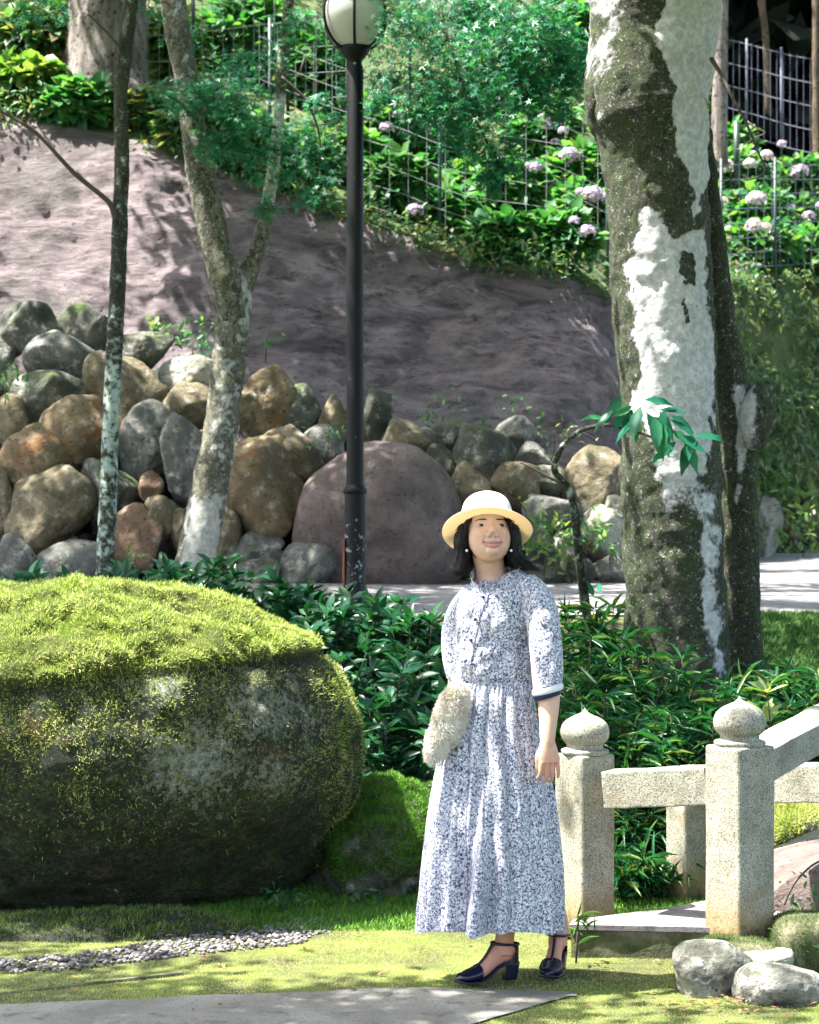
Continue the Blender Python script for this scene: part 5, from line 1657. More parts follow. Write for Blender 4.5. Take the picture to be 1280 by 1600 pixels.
# slab with mossy front
zs = .125
a0, a1 = P(893, 1447, 8.45), P(1112, 1452, 8.40)
top = np.array([[a0[0], 8.46], [a1[0] + .02, 8.40], [1.75, 8.62], [1.75, 9.3], [1.15, 9.0], [.95, 8.80], [a0[0] + .02, 8.56]])
mb = MB()
kk = len(top)
Vt = np.column_stack([top, np.full(kk, zs)])
Vb_ = np.column_stack([top, np.full(kk, -.1)])
SLAB = thing('bridge_slab', (1.0, 8.6, 0), 'low stone slab with mauve top and mossy front under the bridge posts', 'stone slab')
def prism(poly, z0, z1, sub=1):
    bm = bmesh.new()
    vs = [bm.verts.new((x_, y_, z0)) for x_, y_ in poly]
    f = bm.faces.new(vs)
    e = bmesh.ops.extrude_face_region(bm, geom=[f])
    for v_ in [g for g in e['geom'] if isinstance(g, bmesh.types.BMVert)]: v_.co.z = z1
    bmesh.ops.recalc_face_normals(bm, faces=list(bm.faces))
    bmesh.ops.triangulate(bm, faces=list(bm.faces))
    for _ in range(5):
        lg = [e_ for e_ in bm.edges if e_.calc_length() > .05]
        if not lg: break
        bmesh.ops.subdivide_edges(bm, edges=lg, cuts=1)
        bmesh.ops.triangulate(bm, faces=list(bm.faces))
    bm.verts.index_update()
    V = np.array([v_.co[:] for v_ in bm.verts]); Fc = np.array([[v_.index for v_ in f_.verts] for f_ in bm.faces]); bm.free()
    return V, Fc
V, Fc = prism(top, -.1, zs - .012)
MB().add(V + .006 * np.stack([fbm(V * 9 + q, 3) for q in (0, 5, 9)], 1), Fc).build('slab_base', M['mossy_conc'], SLAB)
c_ = top.mean(0)
V, Fc = prism(c_ + (top - c_) * 1.015, zs - .018, zs)
MB().add(V, Fc).build('slab_top', M['pad_top'], SLAB, smooth=False)
# mossy blocks right of the slab
for (x0, x1, y0, y1, Yc, seed, lab) in [(1205, 1330, 1428, 1530, 8.28, 461, 'dark moss covered block at the right beneath the bridge'), (1090, 1215, 1468, 1530, 8.22, 462, 'dark mossy footing stone under the nearest post')]:
    s = Yc / F
    c = P((x0 + x1) / 2, (y0 + y1) / 2, Yc)
    V, Fc = bbox((0, 0, 0), ((x1 - x0) * s, .3, (y1 - y0) * s), None, .03)
    v2, f2 = rock_verts(seed, 5, 6, .8, .98, 14, .05)
    v2 = fit(np.sign(v2) * np.abs(v2) ** .55, ((x1 - x0) / 2 * s, .16, (y1 - y0) / 2 * s))
    t = thing('mossy_block', c, lab, 'stone block')
    MB().add(v2 + c, f2).build('stone_body', M['mossy_conc'], t)
    moss(M['moss_dark'], 'moss', t, v2 + c, f2, 14000, .006, .014, .2, None, seed, 1.2)['kind'] = 'stuff'
# arched mauve deck stone
BR = thing('arched_stone', P(1280, 1418, 8.95), 'mauve arched bridge stone with a dark groove at the right edge', 'bridge stone')
sB = 8.95 / F
th_ = np.linspace(0, np.pi, 60)
ringx, ringz = 185 * sB, 90 * sB
cB = P(1370, 1420, 8.95)
def arch(rx, rz, y0, y1):
    prof = np.stack([cB[0] - rx * np.cos(th_), np.zeros(60), cB[2] + rz * np.sin(th_) ** .8], 1)
    V = np.stack([prof + np.array([0, y_, 0]) for y_ in np.linspace(y0, y1, 12)])
    return V
V = arch(ringx, ringz, 8.75, 9.35)
mb = MB().add(*grid(V))
# front face, bulging
ts = np.linspace(0, 1, 24)
fr = np.stack([np.stack([cB[0] - ringx * t_ * np.cos(th_), np.full(60, 8.75 - .10 * (1 - t_ ** 2)), cB[2] + ringz * t_ * np.sin(th_) ** .8], 1) for t_ in ts])
mb.add(*grid(fr))
mb.build('stone_body', ROCK['m'], BR)
gr = np.array([P(px, py, 8.68) for px, py in ((1226, 1414), (1233, 1396), (1245, 1376), (1262, 1358), (1280, 1346), (1310, 1336))])
MB().add(*tube(interp_path(gr, 30), .004, 6)).build('groove', M['twig'], BR)
tag(rail([P(1190, 1338, 9.45), P(1240, 1316, 9.45), P(1300, 1292, 9.45), P(1380, 1270, 9.45)], .03, .12, 'thin weathered coping edge curving above the mauve arched stone', 'coping', 7), 'thin weathered coping edge curving above the mauve arched stone', 'coping')
# ================================================================== the woman
YW = 8.0
root = (P(775, 0, YW)[0], YW, 0.0)
W = thing('person', root, 'smiling woman in pale straw hat and long navy floral dress looking up', 'person')
def W_(px, py, dy=0.0): return P(px, py, YW + dy) if abs(dy) < 1e-9 else np.array([P(px, py, YW)[0], YW + dy, P(px, py, YW)[2]])
HC = np.array([P(763, 0, YW)[0], 8.02, 1.519])
HR = rotz(math.radians(8)) @ rotx(math.radians(-21))
def H(v): return np.asarray(v, float) @ HR.T + HC
FLOOR = .012
# feet frames -------------------------------------------------------
def frame(hx, hy, tx, ty):
    a = np.array([P(hx, 0, hy)[0], hy, FLOOR]); b = np.array([P(tx, 0, ty)[0], ty, FLOOR])
    u_ = unit(b - a); v_ = np.array([-u_[1], u_[0], 0])
    L = np.linalg.norm(b - a)
    return a, u_, v_, L / .215
FEET = [frame(806, 8.06, 714, 7.96), frame(876, 8.24, 855, 8.045)]
def FT(fr, p):
    a, u_, v_, s = fr
    p = np.asarray(p, float) * np.array([s, 1, 1])
    return a + p[:, 0:1] * u_ + p[:, 1:2] * v_ + p[:, 2:3] * np.array([0, 0, 1.0])
def sole(u): return np.interp(u, [0, .05, .075, .11, .14, .19, .215], [.060, .056, .045, .020, .008, .007, .012])
def hwid(u): return np.interp(u, [-.004, .01, .03, .06, .10, .14, .17, .195, .21, .217], [.010, .021, .026, .025, .028, .037, .036, .029, .017, .004])
def hgt(u): return np.interp(u, [-.004, .01, .03, .06, .09, .12, .15, .18, .205, .217], [.02, .055, .08, .085, .074, .054, .038, .028, .020, .008])
# one skin: parts are merged by a voxel remesh ----------------------
mb = MB()
def add_ell(c, rr, R=None): mb.add(*ell(H(c), rr, 4, HR if R is None else HR @ R))
add_ell((0, .012, .030), (.078, .095, .096))
add_ell((0, -.026, -.018), (.0715, .0635, .084))
add_ell((0, -.014, -.040), (.058, .061, .051))
add_ell((0, -.044, -.070), (.030, .037, .027))
add_ell((0, -.064, -.078), (.024, .018, .015))
for s_ in (-1, 1):
    add_ell((s_ * .075, .016, -.012), (.009, .019, .030))
    add_ell((s_ * .0150, -.087, -.031), (.0078, .0095, .0065))
    nb = [(0, -.078, .018), (0, -.084, .000), (0, -.093, -.018), (0, -.0985, -.028)]
mb.add(*tube(H(interp_path(np.array(nb), 10)), np.linspace(.0085, .0118, 10), 12))
UL = np.array([(-.030, -.0715, -.0495), (-.016, -.0835, -.0562), (-.005, -.0880, -.0555), (0, -.0875, -.0565), (.005, -.0880, -.0555), (.016, -.0835, -.0562), (.030, -.0715, -.0495)])
LL = np.array([(-.027, -.0720, -.0517), (-.013, -.0835, -.0645), (0, -.0865, -.0672), (.013, -.0835, -.0645), (.027, -.0720, -.0517)])
mb.add(*tube(H(interp_path(UL, 20)), .0030 + .0014 * np.sin(np.linspace(0, np.pi, 20)), 10))
mb.add(*tube(H(interp_path(LL, 20)), .0032 + .0022 * np.sin(np.linspace(0, np.pi, 20)), 10))
# neck and trunk
nk = interp_path(np.array([[*H((0, .028, -.05)), .053], [*W_(767, 893, .055), .050], [*W_(768, 915, .06), .057], [*W_(768, 935, .06), .080]]), 16)
mb.add(*tube(nk[:, :3], nk[:, 3], 28))
tz = [(925, 735, 835, .06), (945, 722, 842, .08), (1000, 722, 818, .085), (1062, 726, 818, .08), (1110, 712, 824, .09), (1160, 706, 836, .10), (1200, 712, 836, .09)]
c = np.array([W_((a + b) / 2, y, .04) for y, a, b, d in tz]); A = np.array([[(b - a) / 2 / 462, 0, 0] for y, a, b, d in tz]); Bv = np.array([[0, d, 0] for y, a, b, d in tz])
mb.add(*loft(interp_path(c, 20), interp_path(A, 20), interp_path(Bv, 20), 28))
# legs
for fr, (kx, ky, kd), (hx, hy, hd) in ((FEET[0], (768, 1330, .02), (745, 1180, .04)), (FEET[1], (826, 1330, .06), (796, 1180, .05))):
    an = FT(fr, [(.042, 0, .125)])[0]; a2 = FT(fr, [(.040, 0, .17)])[0]
    pth = np.array([[*FT(fr, [(.045, 0, .085)])[0], .034], [*an, .033], [*a2, .034], [*((a2 * 2 + W_(kx, ky, kd)) / 3), .046], [*W_(kx, ky, kd), .050], [*W_((kx + hx) / 2, (ky + hy) / 2, .04), .066], [*W_(hx, hy, hd), .080]])
    q = interp_path(pth, 40)
    mb.add(*tube(q[:, :3], q[:, 3], 24))
    u_ = np.linspace(-.002, .212, 26)
    cw = sole(u_) + hgt(u_) / 2
    mb.add(*loft(FT(fr, np.stack([u_, 0 * u_, cw], 1)), fr[2][None] * (hwid(u_) * .92)[:, None], np.array([0, 0, 1.0])[None] * (hgt(u_) / 2)[:, None], 24, 2.3))
def arm(pts):
    q = interp_path(np.array(pts), 40)
    mb.add(*tube(q[:, :3], q[:, 3], 24))
def hand(wr, kn, A, nrm, curl, thumb_side, sc=1.0, fan=.05):
    """wrist and knuckle centres, A across the palm from index to little finger, nrm out of the back of the hand"""
    A = unit(A); ax = unit(kn - wr); nrm = unit(np.cross(A, ax)) * np.sign(np.dot(np.cross(A, ax), nrm))
    t = np.linspace(0, 1, 12)
    cc = wr[None] * (1 - t[:, None]) + kn[None] * t[:, None]
    wdt = np.interp(t, [0, .3, .7, 1], [.025, .031, .038, .036]) * sc
    thk = np.interp(t, [0, .5, 1], [.019, .016, .0115]) * sc
    mb.add(*loft(cc, A[None] * wdt[:, None], nrm[None] * thk[:, None], 20, 2.6))
    for i, (ln, rr) in enumerate(((.068, .0082), (.076, .0085), (.071, .0082), (.056, .0072))):
        p = kn + A * (-.028 + .0187 * i) * sc - ax * .012
        d = unit(ax + A * fan * (i - 1.3))
        pts = [p]; cu = 0
        for k, fr_ in enumerate((.16, .44, .25, .15)):
            cu += (0, curl[0], curl[1], curl[2])[k] * (1.25, 1.0, .85, .55)[i]
            dd = d * math.cos(cu) - nrm * math.sin(cu)
            pts.append(pts[-1] + dd * ln * fr_ * 1.15 * sc)
        q = interp_path(np.array(pts), 18)
        mb.add(*tube(q, np.interp(np.linspace(0, 1, 18), [0, .35, .5, .9, 1], [rr * 1.05, rr, rr * 1.03, rr * .82, rr * .5]) * sc, 12))
    p0 = wr + ax * .022 - A * .020 * sc
    dd = unit(ax * .8 - A * .45 - nrm * .35)
    q = interp_path(np.array([p0, p0 + dd * .030, p0 + dd * .030 + unit(ax + .0 * A - nrm * .3) * .028, p0 + dd * .030 + unit(ax + .0 * A - nrm * .35) * .050]), 16)
    mb.add(*tube(q, np.interp(np.linspace(0, 1, 16), [0, .5, .85, 1], [.0135, .0105, .0088, .005]) * sc, 12))
lw, lk = W_(852, 1153, -.13), W_(855, 1186, -.145)
arm([[*W_(838, 935, -.0), .048], [*W_(848, 1000, -.05), .044], [*W_(855, 1062, -.08), .039], [*W_(855, 1095, -.10), .036], [*W_(853, 1130, -.12), .029], [*lw, .0240], [*(lw * .6 + lk * .4), .0165]])
hand(lw, lk, np.array([.93, .36, 0]), np.array([.36, -.93, 0]), (.35, .50, .35), -1, 1.0, .05)
rw, rk = W_(707, 1118, -.01), W_(697, 1148, -.02)
arm([[*W_(738, 945, .06), .042], [*W_(722, 1000, .07), .038], [*W_(717, 1058, .07), .034], [*W_(712, 1090, .04), .029], [*rw, .025]])
hand(rw, rk, np.array([-.2, -.98, 0]), np.array([.9, -.2, 0]), (.35, .6, .4), 1, 1.0, .03)
tmp = mb.build('tmp_body', M['skin'])
md = tmp.modifiers.new('r', 'REMESH'); md.mode = 'VOXEL'; md.voxel_size = .0026; md.use_smooth_shade = True
ms_ = tmp.modifiers.new('s', 'SMOOTH'); ms_.factor = .5; ms_.iterations = 3
bpy.context.view_layer.update()
dg = bpy.context.evaluated_depsgraph_get()
me = bpy.data.meshes.new_from_object(tmp.evaluated_get(dg))
bpy.data.objects.remove(tmp)
n = len(me.vertices)
V = np.empty(n * 3, np.float32); me.vertices.foreach_get('co', V); V = V.reshape(-1, 3).astype(float)
L_ = (V - HC) @ HR                 # head coordinates
fmask = (np.abs(L_) < .16).all(1) & (L_[:, 1] < -.02)
EYES = []
push = np.zeros(n)
for s_ in (-1, 1):
    d2 = ((L_[:, 0] - s_ * .0345) / .019) ** 2 + ((L_[:, 2] - .010) / .011) ** 2
    push += np.where(fmask, .0065 * np.exp(-d2), 0)
for s_ in (-1, 1):
    push -= np.where(fmask, .0050 * np.exp(-((L_[:, 0] - s_ * .036) / .017) ** 2 - ((L_[:, 2] + .022) / .014) ** 2), 0)
    push -= np.where(fmask, .0028 * np.exp(-((L_[:, 0] - s_ * .032) / .020) ** 2 - ((L_[:, 2] - .028) / .007) ** 2), 0)
    push += np.where(fmask, .0016 * np.exp(-((L_[:, 0] - s_ * .034) / .014) ** 2 - ((L_[:, 2] + .0025) / .0025) ** 2), 0)
# smile creases and the mouth line
for s_ in (-1, 1):
    a, b = np.array([s_ * .020, -.030]), np.array([s_ * .036, -.058])
    ab = b - a
    q = L_[:, [0, 2]] - a
    t = np.clip((q @ ab) / (ab @ ab), 0, 1)
    dd = np.linalg.norm(q - t[:, None] * ab, axis=1)
    push += np.where(fmask, .0032 * np.exp(-(dd / .0034) ** 2), 0)
mx = np.linspace(-.031, .031, 41)
mline = np.stack([mx, -.0602 + .0105 * (mx / .030) ** 2 * 1.0], 1)
dm = np.sqrt(((L_[:, None, [0, 2]][fmask] - mline[None]) ** 2).sum(-1)).min(1)
push[fmask] += .0030 * np.exp(-(dm / .0022) ** 2)
L_[:, 1] += push
V2 = L_ @ HR.T + HC
me.vertices.foreach_set('co', (V2 - np.array(root)).astype(np.float32).ravel())
def pdist(P3, q): 
    return np.sqrt(((q[:, None] - P3[None]) ** 2).sum(-1)).min(1)
lip = np.zeros(n); line = np.zeros(n); blush = np.zeros(n)
fi = np.where(fmask & (L_[:, 2] < -.03) & (L_[:, 2] > -.085))[0]
du = pdist(interp_path(UL, 30), L_[fi]); dl = pdist(interp_path(LL, 30), L_[fi])
lip[fi] = np.clip(1.5 - np.minimum(du / .0062, dl / .0078) , 0, 1) * .85
line[np.where(fmask)[0]] = .85 * np.exp(-(dm / .0022) ** 2) * (.55 + .45 * np.clip(np.abs(L_[fmask][:, 0]) / .026, 0, 1))
for s_ in (-1, 1):      # nostrils, warm cheeks
    line += np.where(fmask, .8 * np.exp(-((L_[:, 0] - s_ * .008) / .0034) ** 2 - ((L_[:, 2] + .0375) / .0026) ** 2), 0)
    blush += np.where(fmask, np.exp(-((L_[:, 0] - s_ * .040) / .022) ** 2 - ((L_[:, 2] + .028) / .02) ** 2), 0)
line = np.clip(line, 0, 1)
# hands a little redder
blush += 1.6 * np.clip(1 - (V2[:, 2] - lk[2]) / .10, 0, 1) * (np.linalg.norm(V2 - lk, axis=1) < .16)
blush += 1.8 * (V2[:, 2] < .5)
for k, a in (('lip', lip), ('line', line), ('blush', np.clip(blush, 0, 1.8))):
    at = me.attributes.new(k, 'FLOAT', 'POINT'); at.data.foreach_set('value', a.astype(np.float32))
me.name = 'body'
me.polygons.foreach_set('use_smooth', np.ones(len(me.polygons), bool))
if not len(me.materials): me.materials.append(M['skin'])
body = share('body', me, W)
def face_y(x, z):
    q = np.where(fmask)[0]
    i = np.argsort((L_[q, 0] - x) ** 2 + (L_[q, 2] - z) ** 2)[:24]
    return L_[q][i, 1].min()
for s_ in (-1, 1):
    y_ = face_y(s_ * .0345, .010)
    ez = .0095
    MB().add(*ell(H((s_ * .0345, y_ + .0030, ez)), (.0145, .0050, .0034), 3, HR)).build('eye', M['eye'], W)
    MB().add(*ell(H((s_ * .0345 + .002, y_ - .0002, ez + .0008)), (.0074, .0030, .0038), 3, HR)).build('iris', M['iris'], W)
    xs_ = np.linspace(-.0155, .0155, 9)
    lid = np.array([(s_ * .0345 + q, y_ - .0015 + .9 * q * q / .03, ez + .0040 - 20 * q * q - .0006 * (s_ * q > .01)) for q in xs_])
    MB().add(*tube(H(lid), np.interp(np.linspace(0, 1, 9), [0, .5, 1], [.0009, .0024, .0014]), 6)).build('eyelash', M['iris'], W)
    lid2 = np.array([(s_ * .0345 + q, y_ - .0005 + .9 * q * q / .03, ez - .0036 + 10 * q * q) for q in xs_[1:-1]])
    MB().add(*tube(H(lid2), .0006, 5)).build('lower_lid', M['twig'], W)
    bx = np.linspace(.016, .053, 10)
    br = []
    for q in bx:
        zb_ = .0280 + .0030 * math.sin((q - .016) / .037 * 2.2)
        br.append((s_ * q, face_y(s_ * q, zb_) - .0006, zb_))
    V_, *f_ = tube(H(br), np.interp(np.linspace(0, 1, 10), [0, .3, 1], [.0014, .0026, .0007]), 6)
    MB().add(V_, *f_).build('eyebrow', M['brow'], W)
    MB().add(*ell(W_(729 if s_ < 0 else 798, 860, -.045), (.0046,) * 3, 3)).build('earring', M['pearl'], W)

# ------------------------------------------------------------------ dress
CONT = [(892, 750, 810, .058), (899, 745, 818, .064), (907, 739, 832, .076), (918, 729, 846, .088), (930, 717, 850, .10), (950, 704, 846, .102), (975, 702, 840, .106), (1000, 703, 836, .107), (1030, 706, 834, .105), (1062, 709, 833, .103), (1066, 709, 833, .104), (1100, 701, 835, .125), (1150, 692, 843, .150),
        (1200, 683, 856, .170), (1250, 674, 866, .185), (1300, 668, 871, .195), (1350, 662, 875, .203), (1400, 657, 877, .21), (1458, 652, 877, .215)]
CONT = np.array(CONT, float)
NR, NS = 230, 320
pyv = np.linspace(892, 1458, NR)
lft, rgt, dep = (np.interp(pyv, CONT[:, 0], CONT[:, i]) for i in (1, 2, 3))
sm = np.ones(7) / 7
lft, rgt, dep = (np.convolve(np.pad(a, 3, mode='edge'), sm, 'valid') for a in (lft, rgt, dep))
DCY = 8.035
def dress_center(py):
    i = np.interp(py, pyv, np.arange(NR))
    l = np.interp(py, pyv, lft); r_ = np.interp(py, pyv, rgt); d_ = np.interp(py, pyv, dep)
    return (l + r_) / 2, (r_ - l) / 2, d_
thd = np.linspace(0, 2 * np.pi, NS, endpoint=False)
TH, PY = np.meshgrid(thd, pyv)
cxp, hwp, dpp = dress_center(PY)
kfold = sstep(1064, 1440, PY)
wob = .25 * np.sin(PY / 60.0) + .15 * np.sin(PY / 23.0 + 2)
fold = .0
for k_, a_, ph in ((7, .30, .3), (11, .34, 1.7), (16, .26, 4.0), (23, .15, 2.2)):
    fold = fold + a_ * np.cos(k_ * TH + ph + wob * (1 + .3 * np.sin(k_)))
gath = np.exp(-np.abs(PY - 1066) / 26) * (PY > 1062) * np.cos(46 * TH + np.sin(9 * TH) * 2)
ucre = fbm(np.stack([TH.ravel() * 3.2 + PY.ravel() * .012, PY.ravel() * .028, np.zeros(TH.size)], 1), 3).reshape(TH.shape)
topw_ = sstep(930, 990, PY) * (1 - sstep(1058, 1064, PY)) + .25 * sstep(1064, 1100, PY)
pl_ = np.abs(np.sin(9.5 * TH + .5 * np.sin(3 * TH + 1) + wob)) ** .6 - .6
rad = .052 * kfold * fold + .028 * pl_ * sstep(1064, 1110, PY) * (1 - .5 * kfold) + .0045 * gath + .024 * topw_ * ucre - .009 * np.exp(-((PY - 1064) / 3.0) ** 2)
# a deep fold down the front, left of the middle
dth = (TH - (1.5 * np.pi - .18 - .0006 * (PY - 1066)))
rad = rad - .05 * sstep(1090, 1260, PY) * np.exp(-(dth / .11) ** 2) + .012 * sstep(1090, 1260, PY) * np.exp(-((dth - .22) / .12) ** 2)
sidef = np.abs(np.cos(TH)) ** 3          # keep the outline close to the traced one
rad = rad * (1 - .55 * sidef)
XW = (cxp - 640) / 462 + (hwp / 462) * np.cos(TH) + rad * np.cos(TH)
YWv = DCY + dpp * np.sin(TH) + rad * np.sin(TH)
hem = np.where(PY > 1440, .006 * np.sin(5 * TH + 1) * sstep(1400, 1458, PY), 0)
ZW = CAM_Z - (PY - 800) / 462 + hem + (-.040 * np.exp(-((TH - 1.45 * np.pi) / .6) ** 2) - .012 + .022 * np.cos(TH)) * (1 - sstep(892, 930, PY)) + .028 * np.maximum(0, -np.sin(TH)) * sstep(1330, 1458, PY)
DV = np.stack([XW, YWv, ZW], -1)
i = np.arange(NR - 1)[:, None] * NS; j = np.arange(NS)[None, :]
dq = np.stack([i + j, i + NS + j, i + NS + (j + 1) % NS, i + (j + 1) % NS], -1).reshape(-1, 4)
inner = DV[::-1].copy()[:60]
inner = DV[-60:][::-1] - np.stack([np.cos(TH[-60:]), np.sin(TH[-60:]), 0 * TH[-60:]], -1) * .004
mb = MB().add(DV.reshape(-1, 3), dq)
i = np.arange(59)[:, None] * NS
mb.add(inner.reshape(-1, 3), np.stack([i + j, i + NS + j, i + NS + (j + 1) % NS, i + (j + 1) % NS], -1).reshape(-1, 4))
# shoulder cap of the dress
tc = np.vstack([DV[0], DV[0].mean(0, keepdims=True)])
jj = np.arange(NS)
mb.add(tc, np.stack([np.full(NS, NS), jj, (jj + 1) % NS], 1))
DRESS = mb.build('dress', M['floral'], W)
def sleeve(rowsx, dy, name='sleeve', cuff=True, depth=.058, slant=0.0):
    R = np.array(rowsx, float)
    q = interp_path(R, 70)
    c = np.array([W_((a + b) / 2, y, dy + d_) for y, a, b, d_ in q])
    hwv = (q[:, 2] - q[:, 1]) / 2 / 462
    n_, s_ = 70, 72
    th = np.linspace(0, 2 * np.pi, s_, endpoint=False)
    T, Q = np.meshgrid(th, q[:, 0])
    wr_ = fbm(np.stack([np.cos(T).ravel() * 1.6 + Q.ravel() * .01, np.sin(T).ravel() * 1.6, Q.ravel() * .035], 1), 3).reshape(T.shape)
    rr = 1 + .14 * wr_ * np.linspace(.5, 1, n_)[:, None] * (.4 + .6 * np.sin(T) ** 2)
    dpt = np.interp(np.linspace(0, 1, n_), [0, .15, .5, 1], [.05, depth + .01, depth, depth - .006])
    V = np.stack([c[:, 0:1] + hwv[:, None] * np.cos(T) * rr, c[:, 1:2] + dpt[:, None] * np.sin(T) * rr, c[:, 2:3] + slant * np.cos(T) * np.linspace(0, 1, n_)[:, None] ** 3], -1)
    i = np.arange(n_ - 1)[:, None] * s_; j = np.arange(s_)[None, :]
    f = np.stack([i + j, i + s_ + j, i + s_ + (j + 1) % s_, i + (j + 1) % s_], -1).reshape(-1, 4)
    o = MB().add(V.reshape(-1, 3), f).build(name, M['floral'], DRESS)
    if cuff:
        e = V[-1]; cc = e.mean(0)
        out_ = unit((e - cc) * np.array([1, 1, 0]))
        ring = lambda off, dz: e + out_ * off + np.array([0, 0, dz])
        f2 = lambda k: np.concatenate([np.stack([jj2 + a * s_, jj2 + (a + 1) * s_, (jj2 + 1) % s_ + (a + 1) * s_, (jj2 + 1) % s_ + a * s_], 1) for a in range(k)])
        jj2 = np.arange(s_)
        MB().add(np.vstack([ring(.003, .016), ring(.0055, .006), ring(.005, -.004), ring(.001, -.006), ring(-.003, -.002)]), f2(4)).build('cuff', M['white'], DRESS)
        MB().add(np.vstack([ring(-.0015, .02), ring(-.001, -.012), ring(-.002, -.021), ring(-.006, -.020), ring(-.008, .02)]), f2(4)).build('cuff_lining', M['navy'], DRESS)
    return o
sleeve([(898, 806, 836, .03), (910, 806, 850, .01), (930, 812, 863, -.01), (960, 818, 872, -.04), (1000, 824, 876, -.06), (1040, 828, 878, -.075), (1076, 832, 875, -.085)], -.01, slant=.012)
sleeve([(914, 730, 762, .06), (930, 715, 756, .06), (952, 701, 752, .06), (985, 691, 745, .05), (1015, 690, 742, .045), (1040, 693, 740, .04), (1062, 699, 738, .03)], .01, cuff=False, depth=.052)
# frilled stand collar
cr = np.array([W_(738, 908, .02), W_(744, 920, -.035), W_(760, 929, -.050), W_(786, 914, -.045), W_(808, 897, -.005), W_(808, 888, .06), W_(784, 886, .11), W_(752, 893, .09)])
cr = interp_path(np.vstack([cr, cr[:1]]), 181)[:-1]
cc = cr.mean(0)
out_ = unit((cr - cc) * np.array([1, 1, 0]))
ph = np.arange(180)
rows = []
for k_, (dz, off) in enumerate(((-.016, .008), (0, .003), (.012, .004), (.022, .008))):
    wv_ = np.sin(ph / 180 * 2 * np.pi * 30) * .0035 * (k_ / 3) ** 1
    rows.append(cr + out_ * (off + wv_)[:, None] + np.array([0, 0, 1.0]) * (dz + .002 * np.sin(ph / 180 * 2 * np.pi * 23))[:, None] * 1.0)
cv = np.concatenate(rows)
cf = np.concatenate([np.stack([ph + a * 180, (ph + 1) % 180 + a * 180, (ph + 1) % 180 + (a + 1) * 180, ph + (a + 1) * 180], 1) for a in range(3)])
MB().add(cv, cf).build('collar', M['floral'], DRESS)
# placket and buttons following the front of the dress
def dress_front(px, py):
    cx_, hw_, d_ = dress_center(py)
    t = np.clip((px - cx_) / hw_, -.98, .98)
    th_ = 2 * np.pi - np.arccos(t)
    ii = int(np.clip(round((py - 892) / (1458 - 892) * (NR - 1)), 0, NR - 1)); jj_ = int(round(th_ / (2 * np.pi) * NS)) % NS
    return DV[ii, jj_], np.array([math.cos(th_), math.sin(th_) * 1.2, 0])
PL = [(916, 762), (935, 754), (960, 744), (1000, 735), (1062, 729), (1150, 724), (1300, 718), (1450, 712)]
pys = np.linspace(918, 1452, 120)
pw = np.interp(pys, [p[0] for p in PL], [p[1] for p in PL])
lp, rp_ = [], []
for y_, x_ in zip(pys, pw):
    for k_, lst in ((-6, lp), (6, rp_)):
        a, nrm_ = dress_front(x_ + k_, y_)
        lst.append(a + unit(nrm_) * .004)
gv = np.stack([np.array(lp), np.array(rp_)], 1)
MB().add(*grid(gv)).build('placket', M['floral'], DRESS)
bmesh_btn = None
for y_ in np.arange(932, 1430, 33):
    a, nrm_ = dress_front(np.interp(y_, [p[0] for p in PL], [p[1] for p in PL]), y_)
    nrm_ = unit(nrm_)
    if bmesh_btn is None:
        v_, f_ = ico(2)
        bmesh_btn = MB().add(v_ * np.array([.0058, .0058, .0024]), f_).mesh('button', M['button'])
    b_ = share('button', bmesh_btn, DRESS, a + nrm_ * .0065 - np.array(root))
    b_.rotation_euler = Vector(nrm_).to_track_quat('Z', 'Y').to_euler()

# ------------------------------------------------------------------ hair
r = np.random.default_rng(8)
mb = MB()
hcx, hcy = HC[0], HC[1] + .022
# dense under-shell of the bob, open at the face
na, nzv = 90, 26
phi = np.radians(np.linspace(63, 297, na))
zz_ = np.linspace(1.625, 1.405, nzv)
def hair_r(t, ph):      # half axes at height fraction t (0 top .. 1 tip)
    fl = np.interp(t, [0, .25, .6, .85, 1], [.80, 1.06, 1.12, 1.10, 1.14])
    return fl
def hair_pt(ph, t, lay, zt=1.625, zb=1.405):
    rr = hair_r(t, ph) * lay
    return np.stack([hcx + np.sin(ph) * .089 * rr, hcy - np.cos(ph) * .100 * rr, zt + (zb - zt) * t], -1)
TT_, PP_ = np.meshgrid(np.linspace(0, .96, nzv), phi, indexing='ij')
shell = hair_pt(PP_, TT_, .97 + .03 * np.sin(PP_ * 23))
mb.add(*grid(shell))
shell2 = hair_pt(PP_, TT_, .84)
mb.add(*grid(shell2))
# top of the head
for k_ in range(3400):
    ph_ = math.radians(r.uniform(58, 302))
    side = 1 if ph_ < math.pi else -1
    lay = r.uniform(.86, 1.10)
    tl = r.uniform(.86, 1.04)
    t = np.linspace(0, tl, 9)
    p = hair_pt(np.full(9, ph_) + .10 * r.normal() * t, t, lay)
    p[:, 0] += .004 * np.sin(t * 7 + r.uniform(0, 6)) + .004 * r.normal() * t
    flick = np.maximum(0, t - .72) ** 1.4
    fk = (.10 if side < 0 else .30) * r.uniform(.2, 1.5)
    p[:, 0] += np.sin(ph_) * flick * fk
    p[:, 1] -= np.cos(ph_) * flick * fk * .5
    mb.add(*tube(p, np.interp(t / tl, [0, .7, 1], [.0014, .0013, .0003]), 4, caps=False))
